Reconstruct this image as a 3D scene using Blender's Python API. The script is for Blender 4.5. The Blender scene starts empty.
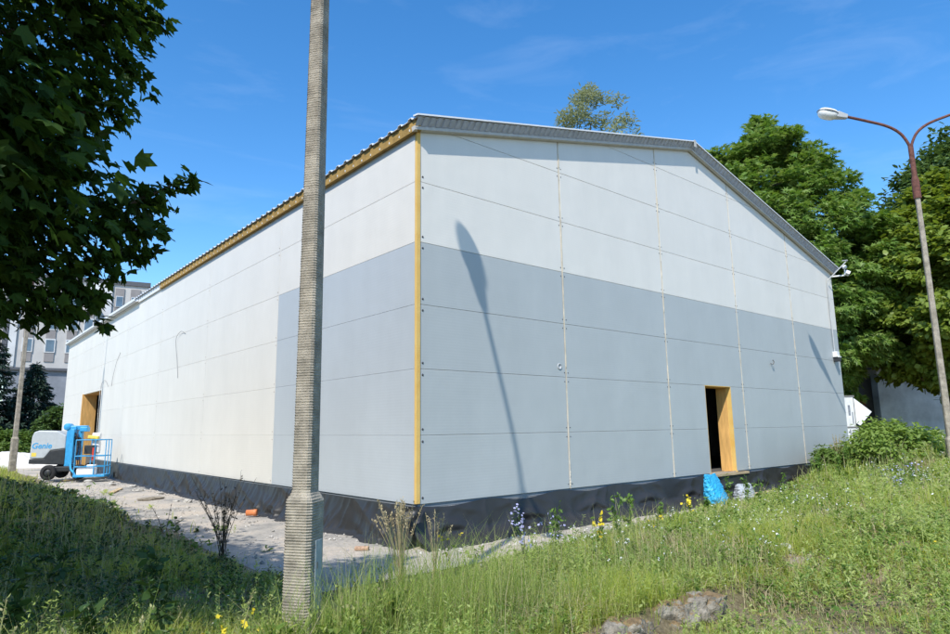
import bpy, bmesh, math, random
import numpy as np
from mathutils import Vector, Matrix, Euler

random.seed(7)
rng = np.random.default_rng(7)
scene = bpy.context.scene
COL = scene.collection

# ---------------------------------------------------------------- camera
CAM = Vector((-6.1614, -8.7913, 1.8774))
RIGHT = Vector((0.7640248, -0.64504509, -0.01352542))
UP = Vector((-0.09925092, -0.13822031, 0.98541585))
FWD = Vector((0.63750714, 0.75153974, 0.16962506))
cam_data = bpy.data.cameras.new('camera')
cam = bpy.data.objects.new('camera', cam_data)
COL.objects.link(cam)
cam.matrix_world = Matrix(((RIGHT.x, UP.x, -FWD.x, CAM.x), (RIGHT.y, UP.y, -FWD.y, CAM.y),
                           (RIGHT.z, UP.z, -FWD.z, CAM.z), (0, 0, 0, 1)))
cam_data.sensor_width = 36.0
cam_data.lens = 36.0 * 641.2 / 950.0
cam_data.clip_start = 0.1
cam_data.clip_end = 3000
scene.camera = cam

# ---------------------------------------------------------------- light
LDIR = Vector((1.65, 1.0, -2.25)).normalized()      # the way sunlight travels
SUN_EL = math.asin(-LDIR.z)
SUN_AZ = math.atan2(-LDIR.x, -LDIR.y)               # clockwise from +Y
world = bpy.data.worlds.new('World')
scene.world = world
world.use_nodes = True
wn = world.node_tree
wn.nodes.clear()
w_out = wn.nodes.new('ShaderNodeOutputWorld')
w_bg = wn.nodes.new('ShaderNodeBackground')
w_sky = wn.nodes.new('ShaderNodeTexSky')
w_sky.sky_type = 'NISHITA'
w_sky.sun_disc = False
w_sky.sun_elevation = SUN_EL
w_sky.sun_rotation = SUN_AZ
w_sky.altitude = 200
w_sky.air_density = 1.0
w_sky.dust_density = 0.35
w_sky.ozone_density = 2.6
w_bg.inputs['Strength'].default_value = 0.15
# a faint veil of cirrus, by direction
tc = wn.nodes.new('ShaderNodeTexCoord')
mp = wn.nodes.new('ShaderNodeMapping')
mp.inputs['Scale'].default_value = (1.1, 3.2, 9.0)
mp.inputs['Rotation'].default_value = (0.1, 0.25, 0.7)
nz = wn.nodes.new('ShaderNodeTexNoise')
nz.inputs['Scale'].default_value = 1.7
nz.inputs['Detail'].default_value = 8
nz.inputs['Roughness'].default_value = 0.6
nz.inputs['Distortion'].default_value = 0.6
rp = wn.nodes.new('ShaderNodeValToRGB')
rp.color_ramp.elements[0].position = 0.50
rp.color_ramp.elements[0].color = (0, 0, 0, 1)
rp.color_ramp.elements[1].position = 0.85
rp.color_ramp.elements[1].color = (0.10, 0.10, 0.10, 1)
hs = wn.nodes.new('ShaderNodeHueSaturation')
hs.inputs['Saturation'].default_value = 1.31
hs.inputs['Value'].default_value = 1.36
mx = wn.nodes.new('ShaderNodeMixRGB')
mx.inputs['Color2'].default_value = (6.5, 7.4, 8.6, 1)
wn.links.new(tc.outputs['Generated'], mp.inputs['Vector'])
wn.links.new(mp.outputs['Vector'], nz.inputs['Vector'])
wn.links.new(nz.outputs['Fac'], rp.inputs['Fac'])
wn.links.new(rp.outputs['Color'], mx.inputs['Fac'])
wn.links.new(w_sky.outputs['Color'], hs.inputs['Color'])
wn.links.new(hs.outputs['Color'], mx.inputs['Color1'])
wn.links.new(mx.outputs['Color'], w_bg.inputs['Color'])
wn.links.new(w_bg.outputs['Background'], w_out.inputs['Surface'])

sun_data = bpy.data.lights.new('sun', 'SUN')
sun_data.energy = 4.4
sun_data.angle = math.radians(0.53)
sun_data.color = (1.0, 0.955, 0.88)
sun = bpy.data.objects.new('sun', sun_data)
COL.objects.link(sun)
sun.rotation_euler = LDIR.to_track_quat('-Z', 'Y').to_euler()

scene.render.engine = 'CYCLES'
scene.view_settings.view_transform = 'Standard'
scene.view_settings.look = 'None'
scene.view_settings.gamma = 1.0
scene.view_settings.exposure = 0.30
scene.view_settings.use_curve_mapping = False
scene.cycles.max_bounces = 6
scene.cycles.diffuse_bounces = 3
scene.cycles.transmission_bounces = 3
scene.cycles.transparent_max_bounces = 4
scene.cycles.use_adaptive_sampling = True
scene.cycles.adaptive_threshold = 0.006
scene.cycles.sample_clamp_indirect = 6.0
scene.cycles.use_denoising = True
scene.cycles.denoising_input_passes = 'RGB_ALBEDO_NORMAL'
scene.cycles.denoising_prefilter = 'NONE'


# ---------------------------------------------------------------- helpers
def tag(o, label=None, cat=None, group=None, kind=None):
    if label: o['label'] = label
    if cat: o['category'] = cat
    if group: o['group'] = group
    if kind: o['kind'] = kind
    return o


def empty(name, loc=(0, 0, 0), rz=0.0):
    o = bpy.data.objects.new(name, None)
    o.empty_display_size = 0.3
    COL.objects.link(o)
    o.location = loc
    o.rotation_euler = (0, 0, rz)
    return o


def copy_tree(o, parent=None):
    c = o.copy()
    COL.objects.link(c)
    if parent: c.parent = parent
    for ch in list(o.children):
        copy_tree(ch, c)
    return c


class MB:
    """collects polygons, builds one mesh object"""
    def __init__(self):
        self.v = []; self.f = []; self.m = []; self.s = []

    def poly(self, pts, m=0, s=False):
        b = len(self.v)
        self.v.extend([tuple(p) for p in pts])
        self.f.append(tuple(range(b, b + len(pts)))); self.m.append(m); self.s.append(s)

    def mesh(self, V, F, m=0, s=False):
        b = len(self.v)
        self.v.extend([tuple(p) for p in V])
        for f in F:
            self.f.append(tuple(i + b for i in f)); self.m.append(m); self.s.append(s)

    def box(self, a, b, m=0, M=None):
        (x0, y0, z0), (x1, y1, z1) = a, b
        V = [(x0, y0, z0), (x1, y0, z0), (x1, y1, z0), (x0, y1, z0), (x0, y0, z1), (x1, y0, z1), (x1, y1, z1), (x0, y1, z1)]
        if M is not None: V = [tuple(M @ Vector(p)) for p in V]
        self.mesh(V, [(0, 3, 2, 1), (4, 5, 6, 7), (0, 1, 5, 4), (1, 2, 6, 5), (2, 3, 7, 6), (3, 0, 4, 7)], m)

    def bar(self, p, q, w, h, m=0):
        p, q = Vector(p), Vector(q)
        d = (q - p); L = d.length
        M = Matrix.Translation(p) @ d.to_track_quat('Z', 'Y').to_matrix().to_4x4()
        self.box((-w / 2, -h / 2, 0), (w / 2, h / 2, L), m, M)

    def tube(self, pts, r, n=8, m=0, cap=True, s=True):
        pts = [Vector(p) for p in pts]
        if not hasattr(r, '__len__'): r = [r] * len(pts)
        V = []; F = []
        ref = None
        for i, p in enumerate(pts):
            d = (pts[min(i + 1, len(pts) - 1)] - pts[max(i - 1, 0)])
            if d.length < 1e-9: d = Vector((0, 0, 1))
            d.normalize()
            if ref is None:
                ref = Vector((1, 0, 0)) if abs(d.x) < 0.8 else Vector((0, 1, 0))
            a = (ref - d * ref.dot(d)).normalized(); b = d.cross(a); ref = a
            for k in range(n):
                t = 2 * math.pi * k / n
                V.append(p + (a * math.cos(t) + b * math.sin(t)) * r[i])
        for i in range(len(pts) - 1):
            for k in range(n):
                k2 = (k + 1) % n
                F.append((i * n + k, i * n + k2, (i + 1) * n + k2, (i + 1) * n + k))
        self.mesh(V, F, m, s)
        if cap:
            self.poly(V[:n][::-1], m); self.poly(V[-n:], m)

    def lathe(self, prof, n=16, m=0, M=None, s=True):
        """prof: list of (r, z) round the local z axis"""
        V = []; F = []
        for (r, z) in prof:
            for k in range(n):
                t = 2 * math.pi * k / n
                V.append(Vector((r * math.cos(t), r * math.sin(t), z)))
        if M is not None: V = [M @ p for p in V]
        for i in range(len(prof) - 1):
            for k in range(n):
                k2 = (k + 1) % n
                F.append((i * n + k, i * n + k2, (i + 1) * n + k2, (i + 1) * n + k))
        self.mesh(V, F, m, s)

    def build(self, name, mats, parent=None, bevel=0.0, smooth_angle=None):
        me = bpy.data.meshes.new(name)
        me.from_pydata(self.v, [], self.f)
        for mt in (mats if isinstance(mats, (list, tuple)) else [mats]): me.materials.append(mt)
        me.polygons.foreach_set('material_index', self.m)
        me.polygons.foreach_set('use_smooth', self.s)
        me.update()
        o = bpy.data.objects.new(name, me)
        COL.objects.link(o)
        if parent: o.parent = parent
        if bevel:
            md = o.modifiers.new('bevel', 'BEVEL'); md.width = bevel; md.segments = 2; md.limit_method = 'ANGLE'
        return o


def np_mesh(name, V, F, mats, parent=None, smooth=False, midx=None):
    """V (n,3), F (m,k) arrays"""
    me = bpy.data.meshes.new(name)
    F = np.asarray(F, dtype=np.int32)
    m, k = F.shape
    me.vertices.add(len(V)); me.vertices.foreach_set('co', np.asarray(V, dtype=np.float32).ravel())
    me.loops.add(m * k); me.loops.foreach_set('vertex_index', F.ravel())
    me.polygons.add(m)
    me.polygons.foreach_set('loop_start', np.arange(0, m * k, k, dtype=np.int32))
    me.polygons.foreach_set('loop_total', np.full(m, k, dtype=np.int32))
    if midx is not None: me.polygons.foreach_set('material_index', np.asarray(midx, dtype=np.int32))
    me.polygons.foreach_set('use_smooth', np.full(m, smooth))
    for mt in (mats if isinstance(mats, (list, tuple)) else [mats]): me.materials.append(mt)
    me.update(calc_edges=True)
    o = bpy.data.objects.new(name, me)
    COL.objects.link(o)
    if parent: o.parent = parent
    return o


def hash2(ix, iy, seed=0):
    h = (ix.astype(np.int64) * 374761393 + iy.astype(np.int64) * 668265263 + seed * 1442695041) & 0x7fffffff
    h = ((h ^ (h >> 13)) * 1274126177) & 0x7fffffff
    h = h ^ (h >> 16)
    return (h & 0xffff) / 65535.0


def vnoise(x, y, seed=0):
    x = np.asarray(x, float); y = np.asarray(y, float)
    ix = np.floor(x); iy = np.floor(y)
    fx = x - ix; fy = y - iy
    fx = fx * fx * (3 - 2 * fx); fy = fy * fy * (3 - 2 * fy)
    a = hash2(ix, iy, seed); b = hash2(ix + 1, iy, seed); c = hash2(ix, iy + 1, seed); d = hash2(ix + 1, iy + 1, seed)
    return (a * (1 - fx) + b * fx) * (1 - fy) + (c * (1 - fx) + d * fx) * fy


def fbm(x, y, seed=0, oct=4):
    s = 0.0; a = 0.5
    for i in range(oct):
        s = s + a * vnoise(np.asarray(x) * 2 ** i, np.asarray(y) * 2 ** i, seed + i * 17); a *= 0.5
    return s


def sstep(a, b, x):
    t = np.clip((x - a) / (b - a), 0, 1)
    return t * t * (3 - 2 * t)


def paved_out(x, y):
    """distance outside the paved apron round the hall (0 on it)"""
    ye = -1.62 + 0.085 * np.clip(x, -3, 9) + 0.25 * (vnoise(x * 0.7, x * 0 + 3.1, 5) - 0.5)
    ye = np.where(x > 9, ye + (x - 9) * 0.25, ye)
    ye = np.minimum(ye, 0.2 + 40 * (x > 18.2))
    xe = -2.45 + 0.3 * (vnoise(y * 0.6, y * 0 + 9.7, 6) - 0.5)
    return np.maximum(np.maximum(xe - x, ye - y), np.where(x > 18.1, x - 18.1, -99))


def ground_z(x, y):
    x = np.asarray(x, float); y = np.asarray(y, float)
    d = np.clip(paved_out(x, y), 0, 100)
    h = 0.36 + 0.022 * np.clip(x, 0, 18)
    h = np.where(x > 18.1, 0.55, h)
    z = sstep(-0.15, 5.2, d) * h
    z = z + sstep(0.3, 2.0, d) * (0.16 * (fbm(x * 0.45, y * 0.45, 3) - 0.47) + 0.05 * (fbm(x * 2.1, y * 2.1, 8) - 0.47))
    z = z + 0.52 * sstep(9.5, 16, x) * sstep(0.6, -1.8, y) * (x < 30)
    z = z + 0.42 * sstep(-2.9, -5.6, x) * sstep(-1.5, 3.0, y) * sstep(34, 20, y)
    # the broken kerb: ground drops a step on the camera side of it
    kl = -5.27 + 0.02 * x
    on = sstep(-3.2, -2.4, x) * sstep(2.6, 0.2, x)
    z = z - 0.21 * on * sstep(0.10, -0.10, y - kl)
    z = z - 0.35 * sstep(30, 60, np.abs(y) + np.abs(x)) * (d > 0)
    return z


def gz(x, y):
    return float(ground_z(np.array([x]), np.array([y]))[0])


# ---------------------------------------------------------------- materials
def new_mat(name):
    m = bpy.data.materials.new(name); m.use_nodes = True
    nt = m.node_tree; nt.nodes.clear()
    out = nt.nodes.new('ShaderNodeOutputMaterial')
    b = nt.nodes.new('ShaderNodeBsdfPrincipled')
    nt.links.new(b.outputs[0], out.inputs[0])
    return m, nt, b, out


def node(nt, typ, **kw):
    n = nt.nodes.new(typ)
    for k, v in kw.items():
        if k in n.inputs: n.inputs[k].default_value = v
        else: setattr(n, k, v)
    return n


def mat(name, col, rough=0.7, var=0.15, scale=6.0, bump=0.0, bscale=40.0, metal=0.0, spec=0.35, col2=None, stretch=None):
    m, nt, b, out = new_mat(name)
    tcn = node(nt, 'ShaderNodeTexCoord')
    vec = tcn.outputs['Object']
    if stretch:
        mpn = node(nt, 'ShaderNodeMapping'); mpn.inputs['Scale'].default_value = stretch
        nt.links.new(vec, mpn.inputs['Vector']); vec = mpn.outputs['Vector']
    n1 = node(nt, 'ShaderNodeTexNoise', Scale=scale, Detail=7.0, Roughness=0.62)
    nt.links.new(vec, n1.inputs['Vector'])
    r = node(nt, 'ShaderNodeValToRGB')
    c2 = col2 if col2 else tuple(c * (1 - var) for c in col)
    c1 = col if col2 else tuple(min(1, c * (1 + var)) for c in col)
    r.color_ramp.elements[0].position = 0.33; r.color_ramp.elements[0].color = (*c2, 1)
    r.color_ramp.elements[1].position = 0.67; r.color_ramp.elements[1].color = (*c1, 1)
    nt.links.new(n1.outputs['Fac'], r.inputs['Fac'])
    nt.links.new(r.outputs['Color'], b.inputs['Base Color'])
    b.inputs['Roughness'].default_value = rough
    b.inputs['Metallic'].default_value = metal
    b.inputs['Specular IOR Level'].default_value = spec
    if bump:
        n2 = node(nt, 'ShaderNodeTexNoise', Scale=bscale, Detail=6.0, Roughness=0.6)
        nt.links.new(vec, n2.inputs['Vector'])
        bp = node(nt, 'ShaderNodeBump', Strength=bump, Distance=0.02)
        nt.links.new(n2.outputs['Fac'], bp.inputs['Height'])
        nt.links.new(bp.outputs['Normal'], b.inputs['Normal'])
    return m


def panel_mat(name, col):
    """coil-coated steel: nearly even colour, a little dust streaking and oil-canning"""
    m, nt, b, out = new_mat(name)
    tcn = node(nt, 'ShaderNodeTexCoord')
    mpn = node(nt, 'ShaderNodeMapping'); mpn.inputs['Scale'].default_value = (0.5, 0.5, 0.16)
    nt.links.new(tcn.outputs['Object'], mpn.inputs['Vector'])
    n1 = node(nt, 'ShaderNodeTexNoise', Scale=2.3, Detail=8.0, Roughness=0.66)
    nt.links.new(mpn.outputs['Vector'], n1.inputs['Vector'])
    r = node(nt, 'ShaderNodeValToRGB')
    r.color_ramp.elements[0].position = 0.3; r.color_ramp.elements[0].color = (*[c * 0.935 for c in col], 1)
    r.color_ramp.elements[1].position = 0.68; r.color_ramp.elements[1].color = (*[min(1, c * 1.02) for c in col], 1)
    nt.links.new(n1.outputs['Fac'], r.inputs['Fac'])
    gi = node(nt, 'ShaderNodeNewGeometry')
    mri = node(nt, 'ShaderNodeMapRange'); mri.inputs['To Min'].default_value = 0.982; mri.inputs['To Max'].default_value = 1.012
    nt.links.new(gi.outputs['Random Per Island'], mri.inputs['Value'])
    mt_ = node(nt, 'ShaderNodeMixRGB', blend_type='MULTIPLY'); mt_.inputs['Fac'].default_value = 1.0
    nt.links.new(r.outputs['Color'], mt_.inputs['Color1']); nt.links.new(mri.outputs[0], mt_.inputs['Color2'])
    r = mt_
    # splashed dirt low on the wall
    n3 = node(nt, 'ShaderNodeTexNoise', Scale=5.0, Detail=8.0, Roughness=0.7)
    nt.links.new(tcn.outputs['Object'], n3.inputs['Vector'])
    sx = node(nt, 'ShaderNodeSeparateXYZ'); nt.links.new(tcn.outputs['Object'], sx.inputs[0])
    mr = node(nt, 'ShaderNodeMapRange'); mr.inputs['From Min'].default_value = 1.7; mr.inputs['From Max'].default_value = 0.6
    mr.inputs['To Max'].default_value = 0.16
    nt.links.new(sx.outputs['Z'], mr.inputs['Value'])
    mu = node(nt, 'ShaderNodeMath', operation='MULTIPLY')
    nt.links.new(mr.outputs[0], mu.inputs[0]); nt.links.new(n3.outputs['Fac'], mu.inputs[1])
    mxn = node(nt, 'ShaderNodeMixRGB'); mxn.inputs['Color2'].default_value = (0.42, 0.41, 0.39, 1)
    nt.links.new(mu.outputs[0], mxn.inputs['Fac']); nt.links.new(r.outputs['Color'], mxn.inputs['Color1'])
    nt.links.new(mxn.outputs['Color'], b.inputs['Base Color'])
    n2 = node(nt, 'ShaderNodeTexNoise', Scale=1.4, Detail=2.0)
    nt.links.new(tcn.outputs['Object'], n2.inputs['Vector'])
    wv = node(nt, 'ShaderNodeTexWave', wave_type='BANDS', bands_direction='Z', Scale=6.3, Distortion=0.0)
    nt.links.new(tcn.outputs['Object'], wv.inputs['Vector'])
    ad = node(nt, 'ShaderNodeMath', operation='MULTIPLY_ADD'); ad.inputs[1].default_value = 0.03
    nt.links.new(wv.outputs['Fac'], ad.inputs[0]); nt.links.new(n2.outputs['Fac'], ad.inputs[2])
    bp = node(nt, 'ShaderNodeBump', Strength=0.38, Distance=0.03)
    nt.links.new(ad.outputs[0], bp.inputs['Height']); nt.links.new(bp.outputs['Normal'], b.inputs['Normal'])
    b.inputs['Roughness'].default_value = 0.46
    b.inputs['Specular IOR Level'].default_value = 0.38
    return m


def leaf_mat(name, cols, trans=0.35, rough=0.5, tval=1.25, spec=0.3):
    """foliage: colour per leaf, some light passing through"""
    m, nt, b, out = new_mat(name)
    g = node(nt, 'ShaderNodeNewGeometry')
    r = node(nt, 'ShaderNodeValToRGB')
    while len(r.color_ramp.elements) < len(cols): r.color_ramp.elements.new(0.5)
    for i, c in enumerate(cols):
        r.color_ramp.elements[i].position = i / max(1, len(cols) - 1); r.color_ramp.elements[i].color = (*c, 1)
    nt.links.new(g.outputs['Random Per Island'], r.inputs['Fac'])
    nt.links.new(r.outputs['Color'], b.inputs['Base Color'])
    b.inputs['Roughness'].default_value = rough
    b.inputs['Specular IOR Level'].default_value = spec
    tr = node(nt, 'ShaderNodeBsdfTranslucent')
    hsn = node(nt, 'ShaderNodeHueSaturation'); hsn.inputs['Saturation'].default_value = 1.1; hsn.inputs['Value'].default_value = tval
    hsn.inputs['Hue'].default_value = 0.485
    nt.links.new(r.outputs['Color'], hsn.inputs['Color']); nt.links.new(hsn.outputs['Color'], tr.inputs['Color'])
    mxs = node(nt, 'ShaderNodeMixShader'); mxs.inputs[0].default_value = trans
    nt.links.new(b.outputs[0], mxs.inputs[1]); nt.links.new(tr.outputs[0], mxs.inputs[2])
    nt.links.new(mxs.outputs[0], out.inputs[0])
    return m


M = {}
M['white_panel'] = panel_mat('white_panel', (0.718, 0.69, 0.625))
M['grey_panel'] = panel_mat('grey_panel', (0.425, 0.452, 0.448))
M['sunlit_grey_panel'] = panel_mat('sunlit_grey_panel', (0.455, 0.492, 0.515))  # same paint as the gable grey, lightened towards blue to imitate sun and sky
M['seam_back'] = mat('seam_back', (0.22, 0.24, 0.26), 0.8, 0.1)
M['joint_foam'] = mat('joint_foam', (0.62, 0.55, 0.43), 0.8, 0.25, 3.0, 0.3, 30)
M['joint_white'] = mat('joint_white', (0.60, 0.54, 0.44), 0.8, 0.12, 3.0, 0.3, 30)
M['joint_pale'] = mat('joint_pale', (0.66, 0.64, 0.59), 0.7, 0.06, 3.0)
M['corner_foam'] = mat('corner_foam', (0.72, 0.50, 0.17), 0.75, 0.14, 2.5, 0.25, 50, col2=(0.66, 0.40, 0.10))
M['eave_wool'] = mat('eave_wool', (0.36, 0.225, 0.065), 0.85, 0.22, 7.0, 0.5, 60)
M['ply'] = mat('ply', (0.62, 0.36, 0.12), 0.7, 0.2, 4.0, 0.15, 40, stretch=(3, 3, 0.5))
M['trim_white'] = mat('trim_white', (0.72, 0.73, 0.72), 0.45, 0.05)
M['galv'] = mat('galv', (0.42, 0.44, 0.50), 0.42, 0.15, 8, metal=0.1)
M['flange'] = mat('flange', (0.50, 0.47, 0.42), 0.5, 0.1, 8)
M['roof_sheet'] = mat('roof_sheet', (0.62, 0.64, 0.66), 0.4, 0.08, 3)
M['interior'] = mat('interior', (0.10, 0.095, 0.09), 0.9, 0.2)
M['screw'] = mat('screw', (0.10, 0.10, 0.11), 0.4, 0.1, metal=0.6)
M['cable'] = mat('cable', (0.16, 0.16, 0.16), 0.6, 0.1)
M['membrane'] = mat('membrane', (0.029, 0.029, 0.029), 0.45, 0.12, 2.0, 0.06, 30, spec=0.42)
M['concrete'] = mat('concrete', (0.34, 0.32, 0.29), 0.95, 0.3, 5.0, 0.9, 45)
M['pole_concrete'] = mat('pole_concrete', (0.355, 0.315, 0.25), 0.95, 0.34, 6.0, 0.9, 70)
M['rust'] = mat('rust', (0.135, 0.055, 0.04), 0.8, 0.4, 14, 0.3, 60)
M['hatch'] = mat('hatch', (0.33, 0.36, 0.36), 0.5, 0.2, 12)
M['lamp_white'] = mat('lamp_white', (0.74, 0.74, 0.72), 0.25, 0.05)
M['lamp_grey'] = mat('lamp_grey', (0.42, 0.43, 0.43), 0.5, 0.12)
M['lift_blue'] = mat('lift_blue', (0.045, 0.32, 0.60), 0.4, 0.12)
M['lift_grey'] = mat('lift_grey', (0.44, 0.47, 0.48), 0.4, 0.06)
M['lift_dark'] = mat('lift_dark', (0.03, 0.033, 0.036), 0.5, 0.2)
M['rubber'] = mat('rubber', (0.022, 0.022, 0.023), 0.85, 0.2)
M['yellow'] = mat('yellow', (0.75, 0.58, 0.10), 0.5, 0.1)
M['red'] = mat('red', (0.55, 0.05, 0.03), 0.5, 0.1)
M['white_paint'] = mat('white_paint', (0.74, 0.75, 0.75), 0.5, 0.06)
M['orange_pipe'] = mat('orange_pipe', (0.62, 0.21, 0.08), 0.45, 0.12)
M['brick'] = mat('brick', (0.46, 0.30, 0.20), 0.9, 0.3, 20, 0.4, 60)
M['blue_sack'] = mat('blue_sack', (0.035, 0.36, 0.62), 0.42, 0.15, 9, 0.6, 22)
M['clear_sack'] = mat('clear_sack', (0.33, 0.35, 0.37), 0.3, 0.4, 9, 0.5, 20)
M['wood'] = mat('wood', (0.48, 0.36, 0.21), 0.8, 0.25, 5, 0.3, 40, stretch=(0.6, 5, 5))
M['stone'] = mat('stone', (0.42, 0.40, 0.36), 0.95, 0.25, 7, 0.6, 30)
M['rubble'] = mat('rubble', (0.60, 0.58, 0.54), 0.95, 0.2, 3, 0.6, 20)
M['old_concrete'] = mat('old_concrete', (0.36, 0.32, 0.255), 0.97, 0.5, 11, 1.0, 34, col2=(0.15, 0.125, 0.09), spec=0.1)
M['moss'] = mat('moss', (0.22, 0.15, 0.075), 1.0, 0.45, 12, 0.9, 60)
M['bark'] = mat('bark', (0.115, 0.095, 0.075), 0.95, 0.35, 8, 0.8, 30, stretch=(3, 3, 0.6))
M['twig'] = mat('twig', (0.085, 0.065, 0.04), 0.9, 0.3, 8)
M['beige_wall'] = mat('beige_wall', (0.50, 0.48, 0.45), 0.9, 0.08, 0.6, 0.1, 8)
M['white_wall'] = mat('white_wall', (0.60, 0.60, 0.59), 0.9, 0.08, 0.6)
M['grey_wall'] = mat('grey_wall', (0.235, 0.25, 0.275), 0.9, 0.14, 0.8)
M['dark_band'] = mat('dark_band', (0.10, 0.105, 0.115), 0.8, 0.1)
M['brown_slab'] = mat('brown_slab', (0.26, 0.24, 0.23), 0.9, 0.12, 1.0)
M['window_glass'] = mat('window_glass', (0.10, 0.145, 0.19), 0.12, 0.3, 0.7, spec=0.7)
M['garage_wall'] = mat('garage_wall', (0.76, 0.74, 0.70), 0.95, 0.22, 0.9, 0.3, 10, col2=(0.46, 0.44, 0.41))
M['graffiti'] = mat('graffiti', (0.30, 0.10, 0.07), 0.9, 0.3, 3)
M['board_white'] = mat('board_white', (0.66, 0.67, 0.66), 0.6, 0.12, 5)
M['board_mark'] = mat('board_mark', (0.20, 0.22, 0.25), 0.7, 0.3, 6)
M['board_frame'] = mat('board_frame', (0.17, 0.17, 0.16), 0.6, 0.2)

GREENS = [(0.23, 0.30, 0.05), (0.32, 0.39, 0.07), (0.40, 0.45, 0.10), (0.27, 0.345, 0.06), (0.45, 0.46, 0.16)]
M['grass'] = leaf_mat('grass', GREENS + [(0.42, 0.39, 0.17)], 0.52, 0.55, 1.85)
M['grass_mix'] = leaf_mat('grass_mix', [(0.13, 0.21, 0.04), (0.22, 0.32, 0.06), (0.32, 0.41, 0.09), (0.40, 0.43, 0.15), (0.17, 0.26, 0.045), (0.46, 0.42, 0.21)], 0.45, 0.55, 1.5)
M['grass_tall'] = leaf_mat('grass_tall', [(0.26, 0.33, 0.10), (0.34, 0.38, 0.15), (0.42, 0.41, 0.20), (0.48, 0.42, 0.24)], 0.4, 0.6)
M['straw'] = leaf_mat('straw', [(0.42, 0.34, 0.19), (0.52, 0.44, 0.27), (0.36, 0.31, 0.17)], 0.25, 0.7)
M['broadleaf'] = leaf_mat('broadleaf', [(0.085, 0.165, 0.028), (0.13, 0.235, 0.042), (0.17, 0.27, 0.06)], 0.38, 0.5)
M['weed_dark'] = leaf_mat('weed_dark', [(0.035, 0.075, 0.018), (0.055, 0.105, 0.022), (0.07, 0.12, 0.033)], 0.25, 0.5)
M['dead_leaf'] = leaf_mat('dead_leaf', [(0.04, 0.034, 0.026), (0.075, 0.06, 0.045)], 0.1, 0.8)
M['petal_white'] = leaf_mat('petal_white', [(0.78, 0.78, 0.76), (0.82, 0.82, 0.82)], 0.3, 0.6)
M['petal_yellow'] = leaf_mat('petal_yellow', [(0.80, 0.60, 0.02), (0.78, 0.66, 0.06)], 0.3, 0.6)
M['petal_blue'] = leaf_mat('petal_blue', [(0.44, 0.43, 0.74), (0.55, 0.54, 0.80)], 0.3, 0.6)
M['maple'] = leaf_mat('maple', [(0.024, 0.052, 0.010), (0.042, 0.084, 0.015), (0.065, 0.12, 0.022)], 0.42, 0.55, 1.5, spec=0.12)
M['chestnut'] = leaf_mat('chestnut', [(0.095, 0.18, 0.03), (0.14, 0.245, 0.042), (0.19, 0.295, 0.062), (0.26, 0.35, 0.11)], 0.42, 0.45)
M['lime'] = leaf_mat('lime', [(0.14, 0.205, 0.03), (0.195, 0.27, 0.042), (0.25, 0.315, 0.065)], 0.42, 0.45)
M['dark_tree'] = leaf_mat('dark_tree', [(0.06, 0.115, 0.03), (0.09, 0.155, 0.04), (0.12, 0.19, 0.05)], 0.32, 0.5)
M['willow'] = leaf_mat('willow', [(0.24, 0.27, 0.14), (0.32, 0.35, 0.20), (0.21, 0.25, 0.10)], 0.4, 0.5)
M['spruce'] = leaf_mat('spruce', [(0.016, 0.036, 0.022), (0.026, 0.052, 0.032), (0.04, 0.068, 0.045)], 0.1, 0.6)
M['shrub'] = leaf_mat('shrub', [(0.09, 0.16, 0.026), (0.125, 0.205, 0.036), (0.155, 0.235, 0.052)], 0.35, 0.5)


M['herb_light'] = leaf_mat('herb_light', [(0.26, 0.345, 0.08), (0.36, 0.44, 0.13), (0.44, 0.48, 0.20)], 0.48, 0.5, 1.75)
M['herb_mid'] = leaf_mat('herb_mid', [(0.14, 0.225, 0.04), (0.20, 0.30, 0.055), (0.26, 0.35, 0.085)], 0.42, 0.5)


def soil_mat():
    m, nt, b, out = new_mat('soil')
    tcn = node(nt, 'ShaderNodeTexCoord')
    n1 = node(nt, 'ShaderNodeTexNoise', Scale=0.9, Detail=9.0, Roughness=0.62)
    n2 = node(nt, 'ShaderNodeTexNoise', Scale=26.0, Detail=6.0, Roughness=0.7)
    for n in (n1, n2): nt.links.new(tcn.outputs['Object'], n.inputs['Vector'])
    r = node(nt, 'ShaderNodeValToRGB')
    cs = [(0.33, (0.12, 0.115, 0.055)), (0.47, (0.20, 0.17, 0.10)), (0.56, (0.30, 0.25, 0.18)), (0.7, (0.38, 0.34, 0.28))]
    while len(r.color_ramp.elements) < 4: r.color_ramp.elements.new(0.5)
    for i, (p, c) in enumerate(cs):
        r.color_ramp.elements[i].position = p; r.color_ramp.elements[i].color = (*c, 1)
    nt.links.new(n1.outputs['Fac'], r.inputs['Fac'])
    r2 = node(nt, 'ShaderNodeValToRGB')
    r2.color_ramp.elements[0].position = 0.35; r2.color_ramp.elements[0].color = (0.55, 0.52, 0.48, 1)
    r2.color_ramp.elements[1].position = 0.65; r2.color_ramp.elements[1].color = (1.15, 1.12, 1.1, 1)
    nt.links.new(n2.outputs['Fac'], r2.inputs['Fac'])
    mm = node(nt, 'ShaderNodeMixRGB', blend_type='MULTIPLY'); mm.inputs['Fac'].default_value = 1
    nt.links.new(r.outputs['Color'], mm.inputs['Color1']); nt.links.new(r2.outputs['Color'], mm.inputs['Color2'])
    nt.links.new(mm.outputs['Color'], b.inputs['Base Color'])
    bp = node(nt, 'ShaderNodeBump', Strength=0.9, Distance=0.03)
    nt.links.new(n2.outputs['Fac'], bp.inputs['Height']); nt.links.new(bp.outputs['Normal'], b.inputs['Normal'])
    b.inputs['Roughness'].default_value = 0.97
    b.inputs['Specular IOR Level'].default_value = 0.1
    return m


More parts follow.
